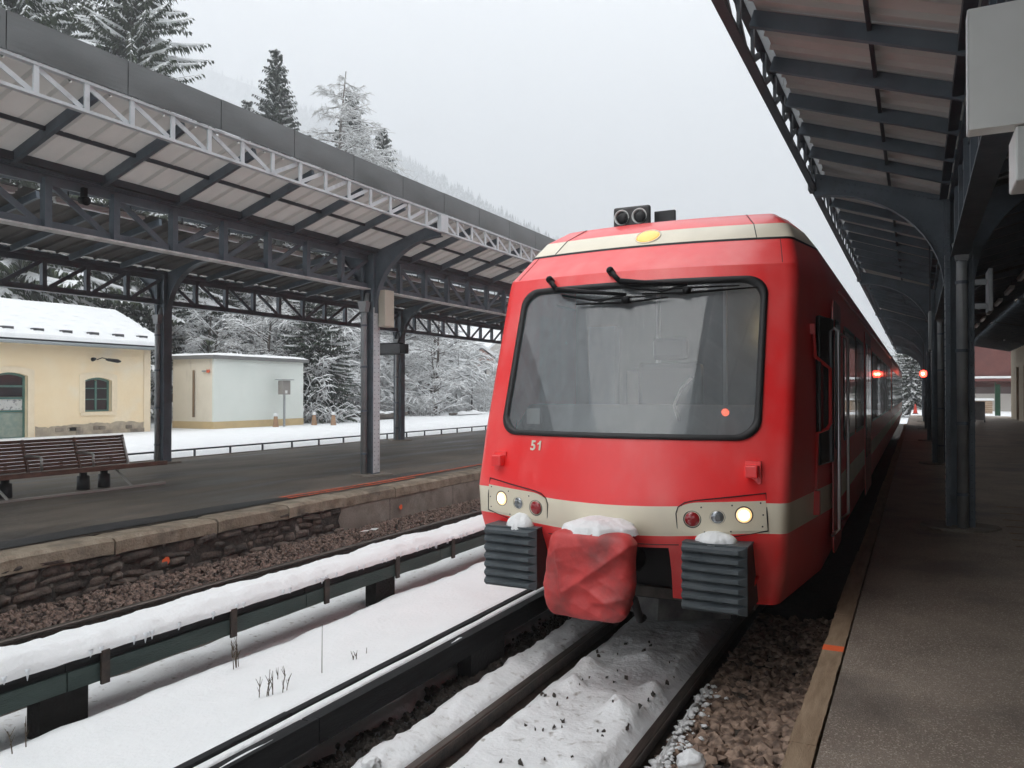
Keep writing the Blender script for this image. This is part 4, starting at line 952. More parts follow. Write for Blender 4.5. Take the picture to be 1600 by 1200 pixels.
# underframe (black box put in to block light) and bogies
MB().box(-1.05, 1.05, 1.5, 18.4, .50, .95).build('underframe', DBLACK, train)
for yb in (9.2, 20.8, 27.5, 39.5):
    bo = MB().box(-.85, .85, yb - 5.4 - 1.3, yb - 5.4 + 1.3, .36, .62).build('bogie', RUBBER, train)
    for dy in (-.9, .9):
        for s in (-1, 1): MB().lathe((s*.53, yb - 5.4 + dy, .36), (s, 0, 0), [(-.06, .36), (-.045, .39), (-.03, .36), (.05, .35), (.055, .12)], 28).build('wheel', RAILSIDE, bo, smooth=True)
# ---- side details (the platform side and its mirror)
WINF = mat('window_frame_black', (.012,.012,.013), .3); ALU = mat('handrail_steel', (.55,.56,.57), .28, metal=.9)
def sidebox(name, y0, y1, z0, z1, mt, s, d0=.0, d1=.012, par=None, rad=0):
    m = MB(); xa, xb = sorted((s*(1.37 + d0), s*(1.37 + d1)))
    k = rad
    if k: 
        P = []
        for (cy, cz, a0) in ((y1-k, z1-k, 0), (y0+k, z1-k, 90), (y0+k, z0+k, 180), (y1-k, z0+k, 270)):
            for i in range(5): a = R(a0 + 22.5*i); P.append((cy - 5.4 + k*math.cos(a), cz + k*math.sin(a)))
        m.prism(P, 'x', xa, xb)
    else: m.box(xa, xb, y0 - 5.4, y1 - 5.4, z0, z1)
    return m.build(name, mt, par or train, recalc=True)
def dress(s, yoff, fl):
    Y = lambda y: yoff + fl*(y)
    def sb(name, a, b, *r, **k): 
        a, b = sorted((Y(a), Y(b))); return sidebox(name, a, b, *r, **k)
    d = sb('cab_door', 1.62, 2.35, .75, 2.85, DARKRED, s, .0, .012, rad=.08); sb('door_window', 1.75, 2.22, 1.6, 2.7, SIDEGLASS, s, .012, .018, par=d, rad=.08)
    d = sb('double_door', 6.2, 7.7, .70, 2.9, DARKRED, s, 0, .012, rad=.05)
    for q in (6.28, 7.02): sb('door_window', q, q + .6, 1.2, 2.75, SIDEGLASS, s, .012, .018, par=d, rad=.08)
    for q in (2.75, 4.4, 8.2, 9.85, 11.5, 13.15, 14.8, 16.45):
        w = sb('side_window', q, q + 1.5, 1.62, 2.72, WINF, s, 0, .008, rad=.1); sb('pane', q + .04, q + 1.46, 1.66, 2.68, SIDEGLASS, s, .008, .013, par=w, rad=.08)
    for q in (1.52, 2.48):
        m = MB(); x = s*1.43; m.tube([(s*1.37, Y(q) - 5.4, 2.62), (x, Y(q) - 5.4, 2.58), (x, Y(q) - 5.4, .98), (s*1.37, Y(q) - 5.4, .92)], .014, 8); m.build('handrail', ALU, train, smooth=True)
for s in (-1, 1):
    dress(s, 5.4, 1)
    # rain gutter line along the roof
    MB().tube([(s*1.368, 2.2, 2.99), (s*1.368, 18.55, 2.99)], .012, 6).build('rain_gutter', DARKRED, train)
    # mirror with red arms
    MA = mat('mirror_arm_red', (.60,.03,.03), .4)
    m = MB(); m.tube([P_(s*1.22, 6.52, 2.56), P_(s*1.29, 6.48, 2.54), P_(s*1.30, 6.48, 2.36), P_(s*1.36, 6.58, 2.30), P_(s*1.39, 6.66, 2.27), P_(s*1.39, 6.66, 1.84), P_(s*1.37, 6.62, 1.80), P_(s*1.31, 6.50, 1.77), P_(s*1.30, 6.48, 1.35), P_(s*1.22, 6.46, 1.32)], .013, 8)
    mo = m.build('mirror_arm', MA, train, smooth=True); MB().box(s*1.26 - .04, s*1.26 + .04, 1.05, 1.12, 2.53, 2.61).build('arm_block', MA, mo); MB().box(s*1.28 - .05, s*1.28 + .05, 1.04, 1.11, 1.15, 1.33).build('arm_foot', MA, mo)
    q_ = MB().box(-.02, .02, 0, .40, 1.52, 2.68).build('mirror', mat('mirror_black_gloss', (.008,.009,.010), .12), mo, bevel=.015); q_.location = (s*1.315, 1.12, 0); q_.rotation_euler.z = -s*.16
# ---- second car
prof = [(1.26,.58),(1.36,1.03),(1.37,1.12),(1.37,1.33),(1.37,2.95),(1.25,3.29),(1.12,3.45),(1.0,3.58),(.86,3.66)]
m = MB(); P = [(x, z) for x, z in prof] + [(-x, z) for x, z in reversed(prof)]; k = len(P)
for (ya, yb_) in ((18.9+5.4, 43.1),):
    m.add([(x, ya - 5.4, z) for x, z in P] + [(x, yb_ - 5.4, z) for x, z in P], []); base = len(m.v) - 2*k
    for i in range(k):
        j = (i+1) % k; zm = (P[i][1] + P[j][1])/2; m.f.append((base+i, base+j, base+k+j, base+k+i)); m.m.append(1 if 1.12 < zm < 1.33 and abs(P[i][0]-P[j][0]) < .1 else 2 if zm > 3.6 else 0)
    m.f.append(tuple(base+i for i in range(k))); m.m.append(0); m.f.append(tuple(reversed([base+k+i for i in range(k)]))); m.m.append(0)
m.build('trailing_car_body', [RED, CREAM, ROOFGREY], train, recalc=True)
m = MB().box(-1.1, 1.1, 18.55, 18.95, .6, 3.5); m.build('gangway_bellows', RUBBER, train); MB().box(-1.2, 1.2, 19.2, 37.0, .5, .95).build('underframe', DBLACK, train)
for s in (-1, 1):
    for q in [25.2 + 1.75*i for i in range(10)]:
        w = sidebox('side_window', q, q + 1.5, 1.62, 2.72, WINF, s, 0, .008, rad=.1); sidebox('pane', q + .04, q + 1.46, 1.66, 2.68, SIDEGLASS, s, .008, .013, par=w, rad=.08)

# ================================================================ bench
BW = obj_tint(mat('bench_timber', (.085,.042,.030), .45, col2=(.17,.090,.062), scale=6, bump=.25, stretch=(6,1,6)), .2); BMET = mat('bench_grey_metal', (.42,.41,.39), .4, metal=.5); BLEG = mat('bench_leg_dark', (.03,.033,.038), .5)
be = empty('bench', (-12.45, 8.1, PZ)); tag(be, 'brown slatted timber bench with grey metal armrests on the island platform', 'bench')
L = 2.75
for k in range(8): MB().bar((.47 - .064*k, -L/2 - .05*(k == 0), (.375 if k else .352) - .008*k), (.47 - .064*k, L/2 + .40 - .045*k, (.375 if k else .352) - .008*k), .060, .03 if k else .075).build('seat_slat', BW, be, bevel=.006)
for k in range(9): z = .385 + .055*k; x = -.04 - .016*k; MB().bar((x, -L/2, z), (x, L/2, z), .034, .0515).build('backrest_slat', BW, be, bevel=.006)
for y in (-L/2 + .02, -.42, .45, L/2 - .02): MB().bar((-.0, y, .32), (-.185, y, .85), .05, .035, up=(0,1,0)).build('back_stay', BMET if y > 1 else BW, be)
for y in (-.42, .45, -1.15):
    m = MB(); m.tube([(-.08, y, .60), (.28, y, .60), (.33, y, .58), (.34, y, .38)], .022, 8); m.build('armrest', BMET, be, smooth=True)
for y in (-1.15, -.85, .42, .80): MB().lathe((.12, y, 0), (0,0,1), [(0,.10),(.22,.095),(.23,.06),(.31,.06)], 14).build('leg', BLEG, be, smooth=True)
MB().box(.60, .67, -1.28, L/2 + .22, .0, .035).build('foot_bar', BMET, be)
for y in (-1.1, .95): MB().bar((.62, y, .03), (.35, y - .12, .33), .03, .03).build('foot_strut', BMET, be)

# ================================================================ display board, cabinets and signs on the canopies
x, y = -9.5, 12.55
b = MB().box(0, .17, 0, .30, 0, .72).build('junction_cabinet', BEIGE, bevel=.015); b.location = (x + .17, y + .02, 3.35); tag(b, 'pale beige cabinet high on the side of the near island column', 'cabinet')
dx, dy = atd(612, 25.6); d = empty('departure_display', (dx, dy, 3.28)); tag(d, 'black departure display board mounted on the far island column', 'display')
MB().box(-.62, .40, -.08, .08, 0, .38).build('housing', BLACKP, d, bevel=.02); MB().box(-.59, .37, -.088, -.081, .04, .34).build('screen', mat('display_glass', (.012,.013,.015), .15), d)
MB().box(.42, .62, -.10, .06, .02, .33).build('housing_end', BLACKP, d, bevel=.02); MB().tube([(.2, .05, .36), (.2, .25, .62)], .03, 8).build('hanger', STEEL_D, d)
c = empty('security_camera', (-9.42, 6.5, 4.52)); tag(c, 'small black camera under the near girder of the island canopy', 'camera')
MB().lathe((0,0,0), (1,0,-.2), [(-.06,.05),(.05,.06),(.07,.05)], 16).build('lens_barrel', BLACKP, c, smooth=True); MB().box(-.03, .03, -.03, .03, .05, .16).build('mount', BLACKP, c)
# strip lamps under the middle of the island canopy, and on the station canopy
TUBE = mat('lamp_tube_cover', (.78,.79,.80), .35)
def strip_lamp(x, y, z, L, label, grp):
    e = empty('strip_lamp', (x, y, z)); MB().box(-.05, .05, -L/2, L/2, .03, .075).build('lamp_body', WHITE, e); MB().box(-.04, .04, -L/2 + .02, L/2 - .02, -.01, .029).build('diffuser', TUBE, e, bevel=.008)
    for q in (-L*.35, L*.35): MB().box(-.008, .008, q - .008, q + .008, .076, .20).build('hanger', STEEL_D, e)
    tag(e, label, 'lamp', grp)
for k in range(10): strip_lamp(-11.2, 3.9 + 2.05*k, 4.86, 1.5, 'unlit white strip lamp hanging under the middle of the island canopy', 'strip lamps of the island canopy')
for k in range(16): strip_lamp(2.05, 8.5 + 2.9*k, 4.55, 1.5, 'unlit white strip lamp under the station canopy', 'strip lamps of the station canopy')
# white hanging sign box close by on the right
sx, sy = .187, 3.6; s = empty('hanging_sign', (sx, sy, 3.11)); tag(s, 'large blank white sign box hanging at the top right', 'sign')
MB().box(0, .95, -.04, .06, 0, .475).build('sign_box', mat('sign_white_face', (.86,.86,.83), .45, col2=(.80,.80,.76), scale=3), s, bevel=.003); MB().box(-.004, -.0005, -.04, .06, .004, .471).build('edge_strip', mat('sign_edge', (.85,.86,.86), .35), s)
MB().box(.155, .42, -.03, .22, -.215, -.004).build('lower_panel', WHITE, s, bevel=.008)
for q in (.2, .75): MB().box(q - .015, q + .015, 0, .03, .476, .56).build('hanger', STEEL_D, s)
# plate on the near station column, and a narrow sign on the track side
p = empty('column_plate', (.46 + .27, 10.70, 3.0)); tag(p, 'pale narrow plate held off the near station column', 'sign')
MB().box(.0, .045, -.30, .12, -.0, .48).build('plate', PIPE, p, bevel=.006)
for z in (.08, .36): MB().box(-.12, -.001, -.05, .0, z - .03, z + .03).build('standoff', PIPE, p)
p = MB().box(-.02, .02, -.28, .28, 0, .62).build('platform_sign', mat('sign_back_grey', (.30,.32,.33), .4, metal=.3), bevel=.006); p.location = (.20, 14.5, 2.75); tag(p, 'thin grey sign seen edge-on beside the second station column', 'sign')
MB().box(-.012, .012, -.03, .03, .62, 1.7).build('hanger', STEEL_D, p)
# red signal lamp
x, y = atd(1443, 32.5); g = empty('red_signal_lamp', (x, y, zat(584, 32.5))); tag(g, 'glowing red signal lamp hanging among the far station columns', 'signal')
MB().lathe((0,0,0), (0,-1,0), [(-.12,.10),(-.02,.16),(.0,.165),(.004,.15)], 20).build('housing', BLACKP, g, smooth=True); MB().lathe((0,-.004,0), (0,-1,0), [(0,.145),(.03,.11),(.045,.02)], 20).build('lens', mat('red_signal_glow', (.9,.03,.02), .3, emit=((1., .035, .02), 7.)), g, smooth=True); MB().lathe((-.02,-.04,0), (0,-1,0), [(0,.06),(.02,.03)], 14).build('bulb', mat('signal_core', (1,.7,.5), .3, emit=((1., .55, .35), 9.)), g, smooth=True)
MB().box(-.012, .012, -.012, .012, .16, 1.3).build('hanger', STEEL_D, g)

# ================================================================ yellow station house
HX, HY0, HY1, HZ0, HZ1 = -28.8, 8.0, 22.9, .30, 3.95
YEL = mat('yellow_render', (.88,.70,.45), .85, col2=(.90,.74,.50), scale=1.1, bump=.2, bscale=12); mix_layer(YEL, (.86,.80,.66), 1.0, .52, .7, seed=5, maxf=.5)
TRIM = mat('stone_surround', (.86,.73,.53), .85, col2=(.80,.67,.48), scale=4, bump=.3); GREENP = mat('green_joinery', (.055,.15,.125), .5, col2=(.09,.19,.16), scale=5); DGLASS = mat('dark_window_pane', (.02,.022,.024), .08, spec=.7)
PLINTH = mat('plinth_stone', (.32,.27,.21), .9, col2=(.50,.42,.31), scale=3, bump=.5)
PSTONE = obj_tint(mat('plinth_block', (.20,.165,.13), .9, col2=(.32,.27,.21), scale=6, bump=.6), .3)
hs = empty('station_house', (HX, HY1, HZ0)); tag(hs, 'small yellow rendered house with deep snow on its roof', 'house')
def H(x, y, z): return (x, y - HY1, z - HZ0)
WINS = [(19.95, 21.1, 1.30, 2.65, 'window'), (16.55, 17.72, .40, 2.78, 'door'), (13.6, 14.75, 1.30, 2.65, 'window'), (10.4, 11.55, 1.30, 2.65, 'window')]
# front wall with arched openings: strips between the openings
wl = MB()
wd = sorted(WINS); yy = HY0
def wallbox(y0, y1, z0, z1): wl.box(-.35, 0, y0 - HY1, y1 - HY1, z0 - HZ0, z1 - HZ0)
for (a, b, z0, z1, k) in wd:
    wallbox(yy, a, HZ0, HZ1); yy = b
    if k == 'window': wallbox(a, b, HZ0, z0)
    n = 8; pts = [(lerp(a, b, i/n) - HY1, z1 - .12 + .12*math.sin(math.pi*i/n)**.8 - HZ0) for i in range(n+1)] + [(b - HY1, HZ1 - HZ0), (a - HY1, HZ1 - HZ0)]
    wl.prism(pts, 'x', -.35, 0)
wallbox(yy, HY1, HZ0, HZ1)
wl.box(-5.6, -.351, HY1 - .35 - HY1, 0, 0, HZ1 - HZ0); wl.box(-5.6, -.351, HY0 - HY1, HY0 + .35 - HY1, 0, HZ1 - HZ0); wl.box(-5.6, -5.3, HY0 - HY1, -.351, 0, HZ1 - HZ0)
wl.prism([(-5.6, HZ1 - HZ0 + .001), (0, HZ1 - HZ0 + .001), (-2.8, 5.45 - HZ0)], 'y', -.35, 0)
wl.build('wall', YEL, hs, recalc=True)
MB().box(-5.2, -.40, HY0 + .4 - HY1, -.4, .05, .1).build('house_floor', DBLACK, hs)
for (a, b, z0, z1, k) in WINS:
    t = MB(); w_ = .24; n = 12
    arc = lambda q, e: [(lerp(a - e, b + e, i/n) - HY1, z1 - .12 + e*.9 + .12*math.sin(math.pi*i/n)**.8 - HZ0) for i in range(n+1)]
    lo = (z0 if k == 'window' else .38) - HZ0
    inn, out = [(a - HY1, lo)] + arc(0, 0) + [(b - HY1, lo)], [(a - w_ - HY1, lo)] + arc(0, w_) + [(b + w_ - HY1, lo)]
    for i in range(len(inn)-1): t.add([(.022, *inn[i]), (.022, *out[i]), (.022, *out[i+1]), (.022, *inn[i+1]), (0, *out[i]), (0, *out[i+1]), (-.02, *inn[i]), (-.02, *inn[i+1])], [(0,1,2,3),(1,4,5,2),(0,3,7,6)])
    t.build('surround', TRIM, hs, recalc=True)
    if k == 'window':
        MB().box(.0, .05, a - .2 - HY1, b + .2 - HY1, z0 - .14 - HZ0, z0 - .02 - HZ0).build('sill', TRIM, hs)
    f = MB(); f.box(-.22, -.16, a - HY1, a + .08 - HY1, lo, z1 - .12 - HZ0); f.box(-.22, -.16, b - .08 - HY1, b - HY1, lo, z1 - .12 - HZ0)
    ai, ao = [(lerp(a + .08, b - .08, i/n) - HY1, z1 - .20 + .115*math.sin(math.pi*i/n)**.8 - HZ0) for i in range(n+1)], arc(0, 0)
    for i in range(n): f.add([(-.16, *ai[i]), (-.16, *ao[i]), (-.16, *ao[i+1]), (-.16, *ai[i+1])], [(0,1,2,3)])
    f.box(-.22, -.16, a + .08 - HY1, b - .08 - HY1, lo, lo + .07)
    if k == 'window':
        f.box(-.215, -.155, (a+b)/2 - .04 - HY1, (a+b)/2 + .04 - HY1, lo + .07, z1 - .12 - HZ0)
        for q in (.36, .68): f.box(-.21, -.165, a + .08 - HY1, b - .08 - HY1, lo + (z1-z0)*q - .02, lo + (z1-z0)*q + .02)
    else:
        for q in (.42, .62, .80): f.box(-.21, -.165, a + .08 - HY1, b - .08 - HY1, lo + (z1-.4)*q - .035, lo + (z1-.4)*q + .035)
    fo = f.build(k, GREENP, hs, recalc=True)
    if k == 'window':
        for (p0, p1) in ((a + .08, (a+b)/2 - .04), ((a+b)/2 + .04, b - .08)):
            for i, (q0, q1) in enumerate(((.05, .345), (.375, .665), (.695, 1.0))): MB().box(-.20, -.19, p0 - HY1, p1 - HY1, lo + (z1-z0)*q0, lo + (z1-z0)*q1).build('pane', DGLASS, fo)
    else:
        MB().box(-.20, -.17, a + .08 - HY1, b - .08 - HY1, lo + .07, lo + .95).build('door_panel', mat('faded_green_panel', (.20,.27,.23), .6, col2=(.30,.34,.28), scale=5), fo)
        for (q0, q1) in ((.44, .60), (.64, .785), (.815, 1.0)): MB().box(-.20, -.19, a + .08 - HY1, b - .08 - HY1, lo + (z1-.4)*q0, lo + (z1-.4)*q1).build('pane', DGLASS if q0 > .6 else mat('notice_paper', (.55,.55,.53), .6, col2=(.2,.2,.2), scale=7, lo=.55, hi=.6), fo)
rq = random.Random(31)
for k in range(34):
    y = lerp(HY0 + .2, HY1 - .1, rq.random()); 
    if any(a - .3 < y < b + .3 and kk == 'door' for a, b, _, _, kk in WINS): continue
    z = rq.choice((.42, .58)); MB().box(.0, .035, y - HY1 - .2*rq.uniform(.6,1), y - HY1 + .15, z - HZ0, z + .15 - HZ0).build('plinth_stone', PSTONE, hs, bevel=.01)
for (a, b) in ((8.2, 10.3), (11.65, 13.5), (14.85, 16.2), (18.0, 22.86)):
    m = MB(); m.grid(40, 1, lambda u, v: (.012, lerp(a, b, u) - HY1, .0 + v*(.52 + .12*N1(lerp(a, b, u)*2.2, 3) + .05*N1(lerp(a, b, u)*9, 4)))); m.build('worn_plaster', PLINTH, hs)
MB().box(.013, .022, -.32, 0, 0, HZ1 - HZ0 - .05).build('corner_quoin', TRIM, hs)
# roof, snow with guards, gutter
RT = mat('roof_slate', (.06,.06,.065), .7)
ex, ez = .55, 3.86; rxx, rzz = -2.8, 5.40
rf_ = MB(); rf_.prism([(ex, ez - HZ0), (rxx, rzz - HZ0), (-5.6 - ex, ez - HZ0), (-5.6 - ex, ez + .1 - HZ0), (rxx, rzz + .1 - HZ0), (ex, ez + .1 - HZ0)], 'y', HY0 - .4 - HY1, .45); ro = rf_.build('roof', RT, hs, recalc=True)
sn = MB(); 
def rsn(u, v):
    y = lerp(HY0 - .42 - HY1, .47, v); t = abs(2*u - 1); side = 1 if u < .5 else -1
    x = rxx + side*(ex - rxx + .03)*t; z = lerp(rzz, ez, t) + .1 - HZ0
    th = .24*(1 - .35*t**8) + .03*N2(x, y*.7, 5)
    if t > .995: th = .03
    if v < .004 or v > .996: th *= .25
    if side > 0:
        for k in range(5):
            tt = .86 - .155*k; 
            if abs(t - tt) < .05:
                yy = (y + .55*(k % 2)) % 1.1 - .55
                th -= .20*(1 - .15*k)*math.exp(-((t-tt)/.022)**2 - (yy/.20)**2) - .07*math.exp(-((t-tt-.03)/.02)**2 - (yy/.18)**2)
    return (x, y, z + th)
sn.grid(150, 220, rsn); so = sn.build('snow_layer', SNOW, hs, smooth=True)
gb = MB().box(-.10, .12, -.19, .19, -.14, .035).mesh('snow_guard', RT)
sl = math.atan2(rzz - ez, ex - rxx)
for k in range(14):
    t = .885; x = rxx + (ex - rxx)*t; z = lerp(rzz, ez, t) + .335 - HZ0; y = -1.1*k - .55
    if y > HY0 - HY1: inst('snow_guard', gb, (x, y, z), 0, ro)
MB().tube([(ex + .06, HY0 - .4 - HY1, ez - .0 - HZ0), (ex + .06, .47, ez - .0 - HZ0)], .065, 10).build('gutter', mat('gutter_zinc', (.32,.35,.36), .4, metal=.4), hs, smooth=True)
l = MB(); l.tube([(.0, -2.45, 3.35 - HZ0), (.25, -2.4, 3.42 - HZ0), (.35, -2.1, 3.36 - HZ0)], .02, 6); l.lathe((.33, -2.3, 3.36 - HZ0), (.1, .95, -.1), [(0,.03),(.1,.06),(.5,.075),(.62,.03)], 12); l.lathe((.18, -2.62, 3.38-HZ0), (.3,-.9,-.2), [(0,.03),(.1,.07),(.2,.08)], 12)
l.build('wall_lamp', BLACKP, hs, smooth=True)

# ================================================================ grey hut with its meter box
hu = empty('utility_hut', (-27.7, 25.3, .35)); tag(hu, 'flat-roofed pale grey-green hut with yellow plinth and snow on its roof', 'hut')
GREY = mat('hut_grey_render', (.71,.755,.705), .8, col2=(.75,.79,.74), scale=1., bump=.1); BEI = mat('hut_beige_render', (.74,.68,.56), .8, col2=(.79,.73,.61), scale=1.6, bump=.2); mix_layer(BEI, (.27,.22,.17), 1.2, .62, .75, stretch=(2,2,.4), maxf=.6)
MB().box(-.1, 0, 0, 5.75, .40, 3.2).build('front_wall', GREY, hu); MB().box(-2.6, -.101, .0, .1, .40, 3.2).build('end_wall', BEI, hu); MB().box(-2.6, -.101, 5.65, 5.75, .4, 3.2).build('end_wall', GREY, hu); MB().box(-2.6, -2.5, .1, 5.65, .4, 3.2).build('rear_wall', BEI, hu)
MB().box(-2.62, .012, -.012, 5.76, -.2, .398).build('plinth', mat('hut_yellow_plinth', (.62,.47,.25), .8, col2=(.55,.42,.23), scale=3), hu)
MB().box(-2.8, .2, -.22, 5.95, 3.2, 3.36).build('roof', mat('hut_roof_edge', (.16,.16,.155), .7), hu)
m = MB(); m.grid(20, 44, lambda u, v: (lerp(-2.8, .2, u), lerp(-.22, 5.95, v), 3.361 + .13*min(1, 9*min(u, 1-u, v, 1-v))**.5 + .02*N2(u*4, v*8, 3))); m.build('snow_layer', SNOW, hu, smooth=True)
MB().tube([(-1.2, -.06, 2.7), (-1.2, -.06, .6)], .05, 8).build('rusty_pipe', mat('rusty_pipe_brown', (.20,.13,.07), .8), hu, smooth=True); MB().box(-.62, -.3, -.12, -.02, 2.62, 2.68).build('bracket_arm', PIPE, hu); MB().box(-.32, -.22, -.13, -.02, 2.58, 2.72).build('orange_cap', ORANGE, hu)
x, y = at(448, 664, .45); mb = empty('meter_box', (-27.1, 29.05, .4)); tag(mb, 'small grey meter box on a post in front of the hut', 'meter box')
MB().box(-.04, .04, -.04, .04, -.2, 1.6).build('post', PIPE, mb); MB().box(-.15, .15, -.27, .27, 1.55, 2.22).build('box', mat('meter_grey', (.26,.24,.22), .5), mb, bevel=.02); MB().box(-.25, .27, -.38, .38, 2.24, 2.28).build('hood', PIPE, mb); MB().box(.151, .157, -.10, .05, 1.6, 1.75).build('label_plate', WHITE, mb)
CONE = mat('weathered_marker', (.42,.24,.13), .8, col2=(.30,.20,.13), scale=5)
for (px, py, lb) in ((395, 666, 'snow-topped brown marker post, left of the two before the hut'), (431, 667, 'snow-topped brown marker post, right of the two before the hut'), (491, 664, 'brown marker post just right of the hut'), (521, 664, 'brown marker post nearest the near island column')):
    x, y = at(px, py, .42); e = empty('marker_post', (x, y, .40)); MB().lathe((0,0,0), (0,0,1), [(-.1,.15),(.02,.145),(.50,.085),(.53,.06)], 10).build('post', CONE, e, smooth=True); MB().lathe((0,0,.52), (0,0,1), [(0,.10),(.06,.115),(.12,.08),(.15,.02)], 12).build('snow_top', SNOW, e, smooth=True); tag(e, lb, 'marker post', 'marker posts by the hut')

# ================================================================ timber piles, cabinet and chalet beyond the sidings
LOG = mat('old_timber', (.06,.05,.042), .9, col2=(.14,.115,.095), scale=5, bump=.6); rl = random.Random(17)
def pile(px, py, L, n, label):
    x, y = at(px, py, .42); e = empty('timber_pile', (x, y, .40))
    for k in range(n):
        r = rl.uniform(.10, .17); oy = rl.uniform(-.6, .6); z = .1 + .2*(k // 3); oz = rl.uniform(-.05, .05)
        MB().bar((rl.uniform(-.4,.4), oy - L/2, z + oz), (rl.uniform(-.4,.4), oy + L/2, z + rl.uniform(-.08,.08)), 2*r, 1.5*r).build('log', LOG, e, bevel=.02)
    m = MB(); zt = .1 + .2*((n-1)//3) + .1
    m.grid(14, 18, lambda u, v: ((u-.5)*.95, (v-.5)*(L + .3), zt + .26*(max(0, math.sin(math.pi*u)*math.sin(math.pi*v)))**.5*(.8 + .6*N2(u*3, v*6, px)) - .12)); m.build('snow_layer', SNOW, e, smooth=True)
    tag(e, label, 'timber pile', 'snow-covered timber piles beyond the sidings')
for a in ((545, 652, 3.6, 6, 'large snow-covered timber pile behind the near island column'), (508, 657, 2.0, 3, 'low timber pile beside the hut'), (600, 655, 3.2, 6, 'timber pile left of the far island column'), (668, 646, 3.0, 2, 'flat timbers right of the far island column'), (735, 648, 4.0, 2, 'long low timbers near the train'), (748, 640, 3.0, 5, 'broken timber heap close to the train edge')): pile(*a)
x, y = at(706, 640, .45); e = empty('green_cabinet', (x, y, .4)); tag(e, 'small green cabinet with snow on top beyond the sidings', 'cabinet')
MB().box(-.3, .3, -.35, .35, 0, .95).build('box', mat('cabinet_green', (.08,.16,.12), .5, col2=(.3,.33,.3), scale=8), e, bevel=.02); MB().box(-.36, .36, -.42, .42, .951, 1.10).build('snow_layer', SNOW, e, bevel=.05); MB().box(.301,.31,-.15,.2,.3,.75).build('notice', WHITE, e)
cx, cy = atd(752, 88); cz = zat(600, 88)
ch = empty('chalet', (cx, cy, cz - 1)); tag(ch, 'distant snowy chalet with a red-brown gable among the trees', 'house')
CHW = mat('chalet_pale', (.55,.52,.48), .8); CHR = mat('chalet_red_wood', (.32,.12,.07), .8)
def gable(e, w, l, h, hr, wm, gm, ang):
    b = MB().box(-w/2, w/2, -l/2, l/2, 0, h).build('wall', wm, e); b.rotation_euler.z = ang
    g = MB(); g.prism([(-w/2, h + .01), (w/2, h + .01), (0, h + hr)], 'y', -l/2, l/2); g = g.build('gable', gm, e, recalc=True); g.rotation_euler.z = ang
    r = MB()
    for s in (-1, 1): r.add([(s*(w/2 + .8), -l/2 - .9, h - .35), (s*(w/2+.8), l/2 + .9, h - .35), (0, l/2 + .9, h + hr + .15), (0, -l/2 - .9, h + hr + .15), (s*(w/2 + .8), -l/2 - .9, h - .05), (s*(w/2+.8), l/2 + .9, h - .05), (0, l/2 + .9, h + hr + .55), (0, -l/2 - .9, h + hr + .55)], [(0,1,2,3),(4,5,6,7),(0,3,7,4),(0,1,5,4),(1,2,6,5)])
    r = r.build('roof', SNOW, e); r.rotation_euler.z = ang
    for q in (-.28, .0, .28):
        for zz in (.25, .6):
            ww = MB().box(q*w - .5, q*w + .5, -l/2 - .03, -l/2 - .003, h*zz, h*zz + 1.1).build('window', DGLASS, e); ww.rotation_euler.z = ang
gable(ch, 5, 7, 2.8, 1.9, CHW, CHR, R(30))
cx, cy = atd(768, 105); c2 = empty('chalet', (cx, cy, zat(590, 105) - 1)); tag(c2, 'wider white-roofed house higher behind the red-gabled chalet', 'house'); gable(c2, 9, 10, 3.8, 3.2, CHW, CHW, R(60))

# ================================================================ right-hand end: station building, maroon house, gate, tree
SB = empty('station_building', (5.15, 57, .3)); tag(SB, 'cream station building with tall brown doors at the right edge', 'building')
CRW = mat('cream_render', (.58,.50,.38), .85, col2=(.64,.56,.43), scale=1.2, bump=.2)
w = MB(); opens = [57 - 4.2 - 3.4*k for k in range(18)]; yy = 57.0
for k, yo in enumerate(opens):
    w.box(0, .5, yo + 1.3 - 57, yy - 57, 0, 7.2); w.box(0, .5, yo - 57, yo + 1.3 - 57, 3.2, 7.2); yy = yo
w.box(0, .5, -67, yy - 57, 0, 7.2); w.box(.5, 9, -.5, 0, 0, 7.2); w.build('wall', CRW, SB)
MB().box(-.5, 9.5, -67.5, .6, 7.2, 7.45).build('roof', RT, SB)
for yo in opens[:12]:
    f = MB(); f.box(.12, .2, yo - 57, yo + .12 - 57, .17, 3.2); f.box(.12, .2, yo + 1.18 - 57, yo + 1.3 - 57, .17, 3.2); f.box(.12, .2, yo + .12 - 57, yo + 1.18 - 57, 2.5, 2.62); fo = f.build('door', mat('door_brown', (.16,.085,.045), .6) if yo == opens[0] else bpy.data.materials['door_brown'], SB)
    MB().box(.15, .17, yo + .12 - 57, yo + 1.18 - 57, .17, 2.5).build('door_leaf', bpy.data.materials['door_brown'], fo); MB().box(.15, .16, yo + .12 - 57, yo + 1.18 - 57, 2.62, 3.2).build('pane', DGLASS, fo)
for k in range(19): MB().box(-.055, -.004, -67 + 3.02*k, -67 + 3.02*k + 3.0, .17, 4.3).build('timber_front', mat('dark_timber_front', (.075,.052,.040), .7, col2=(.11,.078,.06), scale=3, stretch=(4,4,.5)) if k == 0 else bpy.data.materials['dark_timber_front'], SB)  # unseen dark boards added to cut light thrown onto the train side
tag(MB().box(-.38, 14, 57.2, 140, -.29, PZ - .03).build('snow_yard', SNOW_FIELD), kind='structure')
mh = empty('maroon_house', (5.5, 78, PZ - .1)); tag(mh, 'maroon-walled house with snowy roofs beyond the platform end', 'house')
MAR = mat('maroon_boards', (.13,.045,.04), .8, col2=(.17,.06,.05), scale=2)
